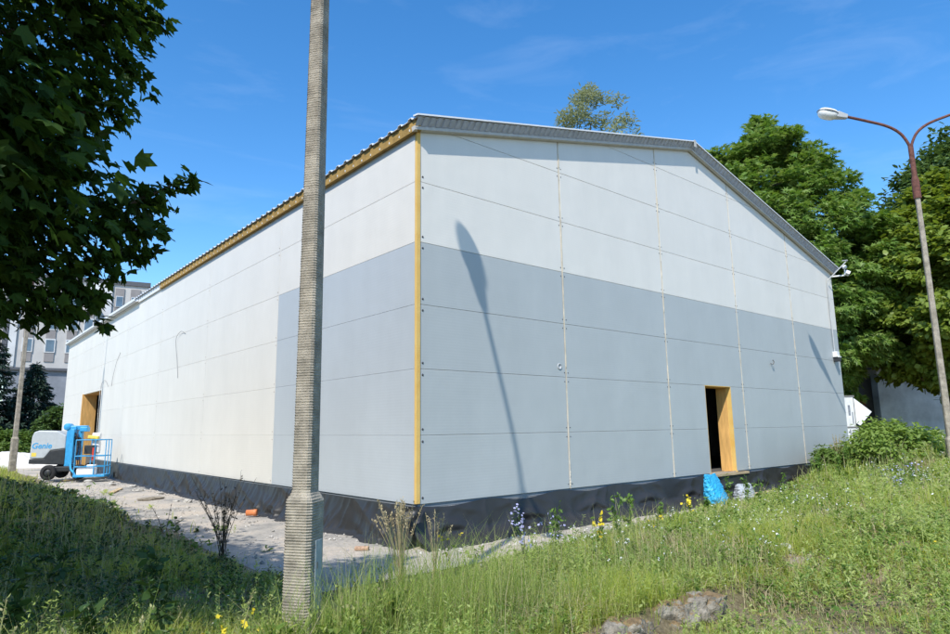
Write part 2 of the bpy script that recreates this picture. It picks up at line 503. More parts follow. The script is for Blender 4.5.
def pavement_mat():
    m, nt, b, out = new_mat('worn_paving')
    tcn = node(nt, 'ShaderNodeTexCoord')
    n1 = node(nt, 'ShaderNodeTexNoise', Scale=0.55, Detail=10.0, Roughness=0.62)
    n2 = node(nt, 'ShaderNodeTexNoise', Scale=60.0, Detail=4.0, Roughness=0.7)
    vo = node(nt, 'ShaderNodeTexNoise', Scale=14.0, Detail=12.0, Roughness=0.8)
    for n in (n1, n2, vo): nt.links.new(tcn.outputs['Object'], n.inputs['Vector'])
    r = node(nt, 'ShaderNodeValToRGB')
    cs = [(0.36, (0.27, 0.26, 0.24)), (0.47, (0.42, 0.39, 0.345)), (0.56, (0.52, 0.455, 0.375)), (0.70, (0.36, 0.345, 0.32))]
    while len(r.color_ramp.elements) < 4: r.color_ramp.elements.new(0.5)
    for i, (p, c) in enumerate(cs):
        r.color_ramp.elements[i].position = p; r.color_ramp.elements[i].color = (*c, 1)
    nt.links.new(n1.outputs['Fac'], r.inputs['Fac'])
    r2 = node(nt, 'ShaderNodeValToRGB')
    r2.color_ramp.elements[0].position = 0.38; r2.color_ramp.elements[0].color = (0.72, 0.71, 0.69, 1)
    r2.color_ramp.elements[1].position = 0.60; r2.color_ramp.elements[1].color = (1.05, 1.04, 1.03, 1)
    nt.links.new(vo.outputs['Fac'], r2.inputs['Fac'])
    mm = node(nt, 'ShaderNodeMixRGB', blend_type='MULTIPLY'); mm.inputs['Fac'].default_value = 0.9
    nt.links.new(r.outputs['Color'], mm.inputs['Color1']); nt.links.new(r2.outputs['Color'], mm.inputs['Color2'])
    nt.links.new(mm.outputs['Color'], b.inputs['Base Color'])
    bp = node(nt, 'ShaderNodeBump', Strength=0.6, Distance=0.015)
    nt.links.new(n2.outputs['Fac'], bp.inputs['Height']); nt.links.new(bp.outputs['Normal'], b.inputs['Normal'])
    b.inputs['Roughness'].default_value = 0.95
    b.inputs['Specular IOR Level'].default_value = 0.2
    return m


M['soil'] = soil_mat()
M['paving'] = pavement_mat()

# ---------------------------------------------------------------- ground
def make_ground():
    # a graded grid: fine near the camera, wide to the horizon
    def axis(c, near, step, far, k):
        a = list(np.arange(-near, near + 1e-6, step)); d = step; p = near
        while p < far:
            d *= k; p += d; a = [-p] + a + [p]
        return np.array(a) + c
    xs = axis(4.0, 17.0, 0.16, 900, 1.22); ys = axis(2.0, 13.0, 0.16, 900, 1.22)
    X, Y = np.meshgrid(xs, ys)
    Z = ground_z(X.ravel(), Y.ravel())
    n, mth = len(xs), len(ys)
    idx = np.arange(n * mth).reshape(mth, n)
    F = np.stack([idx[:-1, :-1].ravel(), idx[:-1, 1:].ravel(), idx[1:, 1:].ravel(), idx[1:, :-1].ravel()], 1)
    V = np.stack([X.ravel(), Y.ravel(), Z - 0.004], 1)
    o = np_mesh('ground', V, F, M['soil'], smooth=True)
    tag(o, 'bare soil and dry earth under the grass round the hall', None, None, 'structure')
    # paved apron
    V = []; F = []
    yl = np.arange(-1.6, 37.5, 0.25)
    xx = np.arange(-2.9, 0.26, 0.21)
    X, Y = np.meshgrid(xx, yl)
    d = paved_out(X.ravel(), Y.ravel())
    Z = 0.012 + 0.014 * (fbm(X.ravel() * 0.8, Y.ravel() * 0.8, 21) - 0.5) - np.clip(d, 0, 1) * 0.35
    idx = np.arange(len(xx) * len(yl)).reshape(len(yl), len(xx))
    F1 = np.stack([idx[:-1, :-1].ravel(), idx[:-1, 1:].ravel(), idx[1:, 1:].ravel(), idx[1:, :-1].ravel()], 1)
    V1 = np.stack([X.ravel(), Y.ravel(), Z], 1)
    xx = np.arange(0.25, 12.0, 0.25); yl = np.arange(-1.6, 0.3, 0.21)
    xx[0] = xx[0] - 0.02
    X, Y = np.meshgrid(xx, yl)
    d = paved_out(X.ravel(), Y.ravel())
    Z = 0.016 + 0.014 * (fbm(X.ravel() * 0.8, Y.ravel() * 0.8, 21) - 0.5) - np.clip(d, 0, 1) * 0.35
    idx = np.arange(len(xx) * len(yl)).reshape(len(yl), len(xx)) + len(V1)
    F2 = np.stack([idx[:-1, :-1].ravel(), idx[:-1, 1:].ravel(), idx[1:, 1:].ravel(), idx[1:, :-1].ravel()], 1)
    V2 = np.stack([X.ravel(), Y.ravel(), Z], 1)
    o = np_mesh('pavement', np.vstack([V1, V2]), np.vstack([F1, F2]), M['paving'], smooth=True)
    tag(o, 'worn dusty paved strip along the foot of the hall', None, None, 'structure')


make_ground()

# ---------------------------------------------------------------- the hall
P = 1.1; ZB = 0.66; W = 17.96; LEN = 36.4; EAVE = 7.09; RIDGE = 9.24; XR = W / 2
SL = (RIDGE - EAVE) / XR
FJ = [0.0, 3.717, 7.364, 10.946, 14.477, W]
LJ = [0.0, 5.744, 10.842, 15.95, 21.05, 26.15, 31.25, LEN]
DOOR_F = (8.98, 10.27, ZB, ZB + 2 * P)
DOOR_L = (25.8, 30.3, 0.02, 3.85)


def top_line(x):
    return EAVE + SL * min(x, W - x)


def clip(poly, a, b, c):
    """keep a*u+b*v<=c"""
    out = []
    n = len(poly)
    for i in range(n):
        p, q = poly[i], poly[(i + 1) % n]
        dp = a * p[0] + b * p[1] - c; dq = a * q[0] + b * q[1] - c
        if dp <= 0: out.append(p)
        if (dp < 0 < dq) or (dq < 0 < dp):
            t = dp / (dp - dq); out.append((p[0] + t * (q[0] - p[0]), p[1] + t * (q[1] - p[1])))
    return out


def minus(rect, hole):
    u0, u1, v0, v1 = rect; a, b, c, d = hole
    if u1 <= a or u0 >= b or v1 <= c or v0 >= d: return [rect]
    res = []
    if u0 < a: res.append((u0, a, v0, v1))
    if u1 > b: res.append((b, u1, v0, v1))
    m0, m1 = max(u0, a), min(u1, b)
    if v0 < c: res.append((m0, m1, v0, c))
    if v1 > d: res.append((m0, m1, d, v1))
    return res


def inset(poly, d):
    n = len(poly); res = []
    cx = sum(p[0] for p in poly) / n; cy = sum(p[1] for p in poly) / n
    for i in range(n):
        p0, p, p1 = Vector(poly[i - 1]), Vector(poly[i]), Vector(poly[(i + 1) % n])
        e0 = (p - p0).normalized(); e1 = (p1 - p).normalized()
        n0 = Vector((-e0.y, e0.x)); n1 = Vector((-e1.y, e1.x))
        bis = n0 + n1
        den = max(0.3, 1 + n0.dot(n1))
        res.append(tuple(p + bis * (d / den)))
    return res


def slab(mb, poly, to3, m, depth=0.022, bev=0.004):
    """a panel standing proud of the wall plane; poly is counter-clockwise in (u,v)"""
    n = len(poly)
    inn = inset(poly, bev)
    back = [to3(u, v, -depth) for u, v in poly]
    mid = [to3(u, v, -bev) for u, v in poly]
    fr = [to3(u, v, 0) for u, v in inn]
    mb.poly(fr, m)
    for i in range(n):
        j = (i + 1) % n
        mb.poly([mid[i], mid[j], fr[j], fr[i]], m)
        mb.poly([back[i], back[j], mid[j], mid[i]], m)


def bez(pts, n=14):
    """smooth path through points (Catmull-Rom)"""
    pts = [Vector(p) for p in pts]; res = []
    for i in range(len(pts) - 1):
        p0 = pts[max(i - 1, 0)]; p1 = pts[i]; p2 = pts[i + 1]; p3 = pts[min(i + 2, len(pts) - 1)]
        for k in range(n):
            t = k / n
            res.append(0.5 * ((2 * p1) + (p2 - p0) * t + (2 * p0 - 5 * p1 + 4 * p2 - p3) * t * t + (3 * p1 - p0 - 3 * p2 + p3) * t ** 3))
    res.append(pts[-1]); return res


hall = empty('hall', (0, 0, 0))
tag(hall, 'large new white and grey panel clad hall with a low gable roof, still being finished', 'building')
front3 = lambda u, v, o: (u, -o, v)        # o: outward
left3 = lambda u, v, o: (-o, u, v)

GAPV, GAPH = 0.022, 0.0028
fw, fg, lw, lg = MB(), MB(), MB(), MB()
backing = MB()
for i in range(len(FJ) - 1):
    a = FJ[i] + (0.075 if i == 0 else GAPV); b = FJ[i + 1] - (0.012 if i == len(FJ) - 2 else GAPV)
    for k in range(8):
        for rc in minus((a, b, ZB + k * P + GAPH, ZB + (k + 1) * P - GAPH), DOOR_F):
            poly = [(rc[0], rc[2]), (rc[1], rc[2]), (rc[1], rc[3]), (rc[0], rc[3])]
            poly = clip(poly, -SL, 1, EAVE); poly = clip(poly, SL, 1, EAVE + SL * W)
            if len(poly) > 2 and max(p[1] for p in poly) - min(p[1] for p in poly) > 0.05:
                slab(fg if k < 4 else fw, poly, front3, 0)
    for rc in minus((FJ[i] if i else 0.03, FJ[i + 1], 0.6, 9.6), DOOR_F):
        poly = [(rc[0], rc[2]), (rc[1], rc[2]), (rc[1], rc[3]), (rc[0], rc[3])]
        poly = clip(poly, -SL, 1, EAVE - 0.004); poly = clip(poly, SL, 1, EAVE - 0.004 + SL * W)
        backing.poly([front3(u, v, -0.021) for u, v in poly])
for i in range(len(LJ) - 1):
    a = LJ[i] + (0.045 if i == 0 else GAPV * 0.5); b = LJ[i + 1] - (0.0 if i == len(LJ) - 2 else GAPV * 0.5)
    for k in range(6):
        for rc in minus((a, b, ZB + k * P + 0.0012, min(ZB + (k + 1) * P - 0.0012, EAVE)), DOOR_L):
            poly = [(rc[0], rc[2]), (rc[0], rc[3]), (rc[1], rc[3]), (rc[1], rc[2])][::-1]
            slab(lg if (k < 4 and i == 0) else lw, poly, left3, 0)
    for rc in minus((LJ[i] if i else 0.03, LJ[i + 1], 0.6, EAVE - 0.004), DOOR_L):
        poly = [(rc[0], rc[2]), (rc[1], rc[2]), (rc[1], rc[3]), (rc[0], rc[3])]
        backing.poly([left3(u, v, -0.021) for u, v in poly][::-1])
# left panels face -X: flip winding
for mb in (lw, lg): mb.f = [tuple(reversed(f)) for f in mb.f]
gw = fw.build('gable_wall_cladding', M['white_panel'], hall); gw['label'] = 'white upper panels of the gable wall'
gg = fg.build('gable_wall_cladding', M['grey_panel'], hall); gg['label'] = 'grey lower panels of the gable wall'
sw = lw.build('side_wall_cladding', M['white_panel'], hall); sw['label'] = 'white panels of the long side wall'
sg = lg.build('side_wall_cladding', M['sunlit_grey_panel'], hall); sg['label'] = 'grey panel patch at the corner of the long side wall, coloured lighter for the sun'
# rear, far side, floor: closes the dark inside
poly = [(0.03, 0.0), (W, 0.0), (W, EAVE - 0.004), (XR, RIDGE - 0.004), (0.03, EAVE - 0.004)]
backing.poly([(u, LEN, v) for u, v in poly][::-1], 0)
backing.poly([(W, 0.021, 0.0), (W, LEN, 0.0), (W, LEN, EAVE), (W, 0.021, EAVE)], 0)
backing.build('wall_core', M['seam_back'], hall)
fl = MB()
fl.box((0.35, 0.35, 0.3), (W - 0.1, LEN - 0.2, ZB - 0.01))
fl.build('floor_slab', M['interior'], hall)
pl = MB()
pl.box((0.03, 0.024, -0.3), (W, 0.34, 0.6)); pl.box((0.03, 0.342, -0.3), (0.34, DOOR_L[0], 0.6)); pl.box((0.03, DOOR_L[1], -0.3), (0.34, LEN - 0.1, 0.6))
pl.build('plinth', M['concrete'], hall)

# joints between the panel columns: a strip of pale foam, its screws along both sides
for x in FJ[1:-1]:
    j = MB()
    zt = top_line(x) - 0.02
    z = ZB + 0.01
    while z < zt - 0.05:                       # foam of uneven width
        z1 = min(z + random.uniform(0.25, 0.55), zt)
        w = random.uniform(0.010, 0.016)
        if True:
            j.box((x - w, -0.012 + random.uniform(0, 0.014), z), (x + w, 0.018, z1), 0 if z > ZB + 1.3 else 1)
        z = z1 + 0.001
    # squeezed out blob low down
    zz = ZB + 0.02
    while zz < ZB + random.uniform(0.3, 1.1):
        r = random.uniform(0.012, 0.024)
        j.lathe([(0.001, -r * 2), (r * 0.8, -r), (r, 0), (r * 0.7, r * 1.2), (0.001, r * 2)], 8, 1,
                Matrix.Translation((x + random.uniform(-0.008, 0.008), -0.002, zz)) @ Matrix.Diagonal((1, 0.5, 1, 1)))
        zz += r * 1.4
    for k in range(0, 8):
        for dz in (-0.09, 0.09):
            for sx in (-1, 1):
                zc = ZB + k * P + dz
                if ZB < zc < zt - 0.1:
                    j.lathe([(0.013, 0.0), (0.013, 0.004), (0.006, 0.007), (0.001, 0.008)], 8, 2,
                            Matrix.Translation((x + sx * 0.055, -0.0005, zc)) @ Matrix.Rotation(math.pi / 2, 4, 'X'))
    j.build('joint_strip', [M['joint_foam'], M['joint_white'], M['screw']], hall)
for y in LJ[1:-1]:
    j = MB()
    j.box((-0.002, y - 0.011, ZB + 0.01), (0.018, y + 0.011, EAVE - 0.01), 0)
    for k in range(0, 7):
        for dz in (-0.09, 0.09):
            zc = ZB + k * P + dz
            if ZB < zc < EAVE - 0.1:
                j.lathe([(0.016, 0.0), (0.016, 0.006), (0.001, 0.011)], 8, 1,
                        Matrix.Translation((-0.0005, y + 0.05, zc)) @ Matrix.Rotation(-math.pi / 2, 4, 'Y'))
    j.build('joint_strip', [M['joint_pale'], M['flange']], hall)
# the open corner joint: yellow foam
j = MB()
j.box((-0.016, -0.016, ZB + 0.01), (0.070, 0.040, EAVE + 0.0), 0)
for k in range(0, 6):
    for dz in (-0.10, 0.10):
        zc = ZB + k * P + dz
        if zc > ZB:
            j.lathe([(0.022, 0.0), (0.022, 0.006), (0.001, 0.012)], 8, 1,
                    Matrix.Translation((0.125, -0.0005, zc)) @ Matrix.Rotation(math.pi / 2, 4, 'X'))
j.build('corner_joint', [M['corner_foam'], M['screw']], hall, bevel=0.01)
# hole in the gable wall and a small hook
hmb = MB()
hmb.lathe([(0.062, 0.0), (0.062, 0.012), (0.045, 0.014), (0.042, 0.002), (0.001, 0.001)], 16, 0,
          Matrix.Translation((3.52, -0.0005, 3.07)) @ Matrix.Rotation(math.pi / 2, 4, 'X'))
hmb.build('cable_port', M['lamp_grey'], hall)
hmb = MB(); hmb.tube(bez([(12.72, -0.002, 3.62), (12.72, -0.07, 3.60), (12.75, -0.09, 3.66), (12.72, -0.07, 3.72)]), 0.016, 6)
hmb.build('hook', M['cable'], hall)
# loose cable ends hanging on the long wall
for pts in ([(-0.01, 13.0, 5.0), (-0.05, 13.4, 5.12), (-0.05, 13.9, 4.9), (-0.03, 13.7, 4.2), (-0.01, 13.55, 3.6)],
            [(-0.01, 22.3, 5.3), (-0.04, 22.8, 4.9), (-0.04, 23.3, 4.3), (-0.01, 23.6, 3.9)],
            [(-0.01, 24.2, 3.9), (-0.04, 24.9, 4.25), (-0.04, 25.6, 4.15), (-0.01, 25.9, 3.92)],
            [(-0.01, 4.06, 5.30), (-0.06, 4.35, 5.55), (-0.06, 4.45, 5.05), (-0.01, 4.5, 4.6)]):
    c = MB(); c.tube(bez(pts), 0.006, 5)
    c.build('loose_cable', M['cable'], hall)


# door openings: plywood reveals
def reveal_front():
    r = MB()
    x0, x1, z0, z1 = DOOR_F
    r.box((x1 - 0.03, 0.125, z0 - 0.02), (x1 + 0.06, 0.42, z1), 0)
    r.box((x0 - 0.06, 0.125, z0 - 0.02), (x0 + 0.03, 0.42, z1), 0)
    r.box((x0 - 0.06, 0.125, z1 - 0.03), (x1 + 0.06, 0.42, z1 + 0.06), 0)
    o = r.build('door_frame', M['ply'], hall, bevel=0.004)
    e = MB()
    e.box((x1 - 0.012, 0.001, z0 - 0.02), (x1 + 0.06, 0.124, z1), 0)
    e.box((x0 - 0.06, 0.001, z0 - 0.02), (x0 + 0.012, 0.124, z1), 0)
    e.box((x0 + 0.013, 0.001, z1 - 0.012), (x1 - 0.013, 0.124, z1 + 0.05), 0)
    e.build('panel_edge', M['corner_foam'], o)
    s = MB(); s.box((x0 - 0.1, -0.10, z0 - 0.08), (x1 + 0.45, 0.40, z0 - 0.022), 0)
    s.build('door_sill', M['wood'], hall)


def reveal_left():
    r = MB()
    y0, y1, z0, z1 = DOOR_L
    r.box((0.03, y1 - 0.03, z0), (0.62, y1 + 0.06, z1), 0)
    r.box((0.03, y0 - 0.06, z0), (0.62, y0 + 0.03, z1), 0)
    r.box((0.03, y0 - 0.06, z1 - 0.03), (0.62, y1 + 0.06, z1 + 0.06), 0)
    r.box((-0.03, y1 - 0.02, z0), (0.029, y1 + 0.17, z1 + 0.02), 0)
    o = r.build('door_frame', M['ply'], hall, bevel=0.004)
    s = MB(); s.box((-0.30, y1 - 0.02, 0.03), (0.02, y1 + 0.75, 2.25), 0)
    s.build('plywood_box', M['ply'], hall)


reveal_front(); reveal_left()

# roof: trapezoidal sheet over both slopes
def roof():
    prof = []                                  # along y
    y = -0.225
    pitch = 0.333
    while y < LEN + 0.3:
        prof += [(y, 0), (y + 0.20, 0), (y + 0.225, 0.042), (y + 0.308, 0.042)]
        y += pitch
    V = []; F = []
    zt = 0.205
    rows = [(-0.13, EAVE - 0.13 * SL), (XR, RIDGE), (W + 0.13, EAVE - 0.13 * SL)]
    for th in (0.0, -0.012):
        for (x, z) in rows:
            for (yy, h) in prof: V.append((x, yy, z + zt + h + th))
    n = len(prof); nr = len(rows)
    for r_ in range(nr - 1):
        for i in range(n - 1):
            F.append((r_ * n + i, (r_ + 1) * n + i, (r_ + 1) * n + i + 1, r_ * n + i + 1))
            b = nr * n
            F.append((b + r_ * n + i, b + r_ * n + i + 1, b + (r_ + 1) * n + i + 1, b + (r_ + 1) * n + i))
    for i in range(n - 1):
        for r_ in (0, nr - 1):
            F.append((r_ * n + i, r_ * n + i + 1, nr * n + r_ * n + i + 1, nr * n + r_ * n + i))
    m = MB(); m.mesh(V, F, 0)
    o = m.build('roof', M['roof_sheet'], hall)
    # white verge caps along the gable edge and the ridge cap
    c = MB()
    for (xa, xb) in ((-0.15, XR), (XR, W + 0.15)):
        za, zb = (EAVE + SL * xa + 0.235, RIDGE + 0.205) if xa < XR - 1 else (RIDGE + 0.205, EAVE + SL * (W - xb) + 0.235)
        c.mesh([(xa, -0.24, za), (xb, -0.24, zb), (xb, -0.10, zb + 0.02), (xa, -0.10, za + 0.02),
                (xa, -0.24, za - 0.03), (xb, -0.24, zb - 0.03), (xb, -0.228, zb - 0.03), (xa, -0.228, za - 0.03),
                (xa, -0.10, za - 0.01), (xb, -0.10, zb - 0.01)],
               [(0, 1, 2, 3), (4, 5, 1, 0), (0, 3, 8, 7, 4), (5, 6, 9, 2, 1), (3, 2, 9, 8)], 0)
    c.build('verge_cap', M['trim_white'], o)
    c = MB(); c.box((XR - 0.05, -0.252, RIDGE + 0.02), (XR + 0.05, -0.243, RIDGE + 0.215), 0)
    c.build('ridge_plate', M['flange'], o)
    return o


rf = roof()


# verge: ribbed galvanised sheet leaning in under the cap, and a pale flange below it
def verge():
    for (xa, xb) in ((-0.12, XR - 0.001), (XR + 0.001, W + 0.12)):
        V = []; F = []; n = 0
        x = xa; i = 0
        pts = []
        while x < xb:
            for dx, d in ((0, 0), (0.072, 0), (0.09, 0.028), (0.132, 0.028)):
                if x + dx < xb: pts.append((x + dx, d))
            x += 0.15
        pts.append((xb, 0))
        tl = lambda x: EAVE + SL * (x if x < XR else W - x) if x <= XR else EAVE + SL * (W - x)
        for (x, d) in pts:
            z = tl(x)
            V.append((x, -0.222 + d, z + 0.185)); V.append((x, -0.112 + d, z + 0.05))
        for k in range(len(pts) - 1): F.append((2 * k, 2 * k + 1, 2 * k + 3, 2 * k + 2))
        m = MB(); m.mesh(V, F, 0)
        m.build('verge_fascia', M['galv'], hall)
        m = MB()
        za, zb = tl(xa), tl(xb)
        sec = [(-0.085, 0.065), (-0.105, 0.045), (-0.105, -0.012), (-0.03, -0.03), (-0.004, 0.06)]
        V = [(xa, y, za + z) for y, z in sec] + [(xb, y, zb + z) for y, z in sec]
        m.mesh(V, [(i, (i + 1) % 5, (i + 1) % 5 + 5, i + 5) for i in range(5)] + [(4, 3, 2, 1, 0), (5, 6, 7, 8, 9)], 0)
        m.build('verge_flange', M['flange'], hall)


verge()
e = MB()
e.box((-0.085, -0.10, EAVE - 0.03), (0.03, 16.3, EAVE + 0.165), 0)
y = 0.1
while y < 16.2:
    e.box((-0.094, y - 0.010, EAVE + 0.0), (-0.085, y + 0.010, EAVE + 0.04), 1)
    y += 0.333
e.build('eave_board', [M['eave_wool'], M['trim_white'], M['galv']], hall)
e = MB()
e.box((-0.06, 16.303, EAVE - 0.03), (0.03, LEN, EAVE + 0.17), 0)
e.build('eave_trim', M['trim_white'], hall)
e = MB()
V = []; F = []
sec = [(a, b - 0.10) for a, b in ((-0.065, 0.24), (-0.065, 0.14), (-0.10, 0.10), (-0.17, 0.10), (-0.21, 0.14), (-0.21, 0.235), (-0.20, 0.235), (-0.20, 0.145), (-0.165, 0.11), (-0.105, 0.11), (-0.075, 0.145), (-0.075, 0.24))]
for yy in (19.5, LEN + 0.1):
    for (x, z) in sec: V.append((x, yy, EAVE + z))
k = len(sec)
for i in range(k): F.append((i, (i + 1) % k, k + (i + 1) % k, k + i))
F.append(tuple(range(k))); F.append(tuple(range(k, 2 * k))[::-1])
e.mesh(V, F); e.build('gutter', M['trim_white'], hall)


# black foundation foil: hangs from the wall foot, folds and slumps on the ground
def foil():
    # front
    rid = lambda a, b, sd: 1 - np.abs(2 * fbm(a, b, sd, 2) / 0.75 - 1)
    us = np.arange(-0.12, 17.9, 0.03); vs = np.linspace(0, 1, 34)
    U, Vv = np.meshgrid(us, vs)
    U = U.ravel(); Vv = Vv.ravel()
    Uw = U + 0.9 * (fbm(U * 0.5, U * 0 + 4, 31, 2) - 0.4)
    hang = np.sin(math.pi * Uw / 1.75 + 0.4) ** 2            # 0 where nailed, 1 between
    top = 0.652 - 0.075 * hang * (0.4 + 1.2 * fbm(U * 0.4, U * 0 + 2, 33, 2))
    z = top + (-0.01 - top) * Vv
    swoop = 0.5 + 0.5 * np.cos(2 * math.pi * (1.9 * Vv * (1.15 - 0.4 * fbm(U * 0.8, Vv, 35, 2)) - 0.75 * (1 - hang) + 0.5 * fbm(U * 1.3, Vv * 1.5, 36, 3)))
    fan = rid(U * 2.4 + (Vv - 0.2) * 1.3 * np.sin(Uw * 1.8), Vv * 0.7, 44) ** 3
    y = -(0.035 + 0.10 * Vv + 0.065 * swoop ** 2 * Vv * (1.25 - Vv) * 2.2 * hang + 0.07 * fan * (0.25 + 0.9 * Vv) + 0.05 * (fbm(U * 0.7, Vv, 47, 2) - 0.37)
          + (0.22 + 0.30 * fbm(U * 0.6, U * 0 + 8, 49, 2)) * np.clip((Vv - 0.62) / 0.38, 0, 1) ** 1.7)
    z = z + 0.05 * np.clip((Vv - 0.72) / 0.28, 0, 1) * rid(U * 3.1, Vv * 2, 62) ** 2
    z = np.maximum(z, 0.022 + 0.02 * fbm(U * 3, U * 0, 63))
    z = np.where(Vv == 1, 0.018, z)
    n = len(us); idx = np.arange(n * len(vs)).reshape(len(vs), n)
    F1 = np.stack([idx[1:, :-1].ravel(), idx[1:, 1:].ravel(), idx[:-1, 1:].ravel(), idx[:-1, :-1].ravel()], 1)
    V1 = np.stack([U, y, z], 1)
    # side
    us = np.concatenate([np.arange(-0.12, 14, 0.035), np.arange(14, DOOR_L[0], 0.12)]); U, Vv = np.meshgrid(us, vs); U = U.ravel(); Vv = Vv.ravel()
    top = 0.650 - 0.02 * fbm(U * 0.7, U * 0, 71)
    z = top + (-0.01 - top) * Vv
    fold = 0.10 * rid(U * 2.1 + Vv * 0.5, Vv * 0.5, 74) ** 2 + 0.07 * rid(U * 4.8 - Vv * 1.0, Vv * 0.6, 77) ** 2 + 0.10 * rid(U * 0.7 + Vv * 1.4, Vv * 0.7, 79) ** 3 - 0.06
    x = -(0.045 + 0.06 * Vv + fold * (0.25 + Vv) + 0.12 * sstep(0.86, 1.0, Vv))
    z = np.maximum(z, 0.012)
    idx = np.arange(len(us) * len(vs)).reshape(len(vs), len(us)) + len(V1)
    F2 = np.stack([idx[:-1, :-1].ravel(), idx[:-1, 1:].ravel(), idx[1:, 1:].ravel(), idx[1:, :-1].ravel()], 1)
    V2 = np.stack([x, U, z], 1)
    o = np_mesh('foundation_foil', np.vstack([V1, V2]), np.vstack([F1, F2]), M['membrane'], hall, smooth=True)
    # torn flap at the corner
    us = np.linspace(0, 1, 12); vs = np.linspace(0, 1, 10)
    V = []; F = []
    for v in vs:
        for u in us:
            x = -0.34 + 0.36 * u + 0.05 * math.sin(5 * v)
            V.append((x * (1 - 0.15 * v), -0.10 - 0.10 * math.sin(3 * u) - 0.05 * v + 0.03 * math.sin(9 * u + 4 * v), 0.66 - 0.05 * abs(u - 0.6) - 0.22 * v * (1.1 - 0.7 * abs(u - 0.5)) + 0.02 * math.sin(7 * u)))
    for j in range(9):
        for i in range(11): F.append((j * 12 + i, j * 12 + i + 1, (j + 1) * 12 + i + 1, (j + 1) * 12 + i))
    m = MB(); m.mesh(V, F, 0, True); fl_ = m.build('torn_flap', M['membrane'], o)
    return o


foil()

# corner floodlight bracket, conduit and box at the right-hand corner
c = MB()
c.tube(bez([(17.42, -0.05, 4.25), (17.42, -0.05, 5.5), (17.44, -0.05, 6.4), (17.47, -0.05, 6.78)]), 0.020, 8)
c.tube([(17.47, -0.05, 6.78), (17.86, -0.62, 7.45)], 0.020, 8)
c.tube([(17.86, -0.62, 7.45), (17.40, -0.62, 7.36)], 0.020, 8)
c.build('conduit', M['lamp_grey'], hall)
c = MB()
c.box((17.33, -0.16, 4.08), (17.53, -0.004, 4.27), 0); c.box((17.36, -0.20, 3.93), (17.51, -0.004, 4.079), 1); c.box((17.34, -0.21, 4.06), (17.53, -0.161, 4.10), 0)
c.build('wall_lamp', [M['trim_white'], M['lift_dark']], hall, bevel=0.008)
c = MB()
c.bar((17.75, -0.06, 6.95), (18.05, -0.42, 6.98), 0.05, 0.05, 0)
c.box((-0.10, -0.08, -0.06), (0.10, 0.08, 0.06), 0, Matrix.Translation((18.12, -0.48, 7.06)) @ Euler((0.5, 0.2, 0.6)).to_matrix().to_4x4())
c.lathe([(0.001, 0.09), (0.05, 0.08), (0.08, 0.02), (0.06, -0.04), (0.001, -0.05)], 12, 0, Matrix.Translation((17.98, -0.46, 7.24)))
c.tube([(17.95, -0.46, 6.98), (17.98, -0.46, 7.2)], 0.02, 6, 0)
c.build('floodlight', M['trim_white'], hall, bevel=0.01)

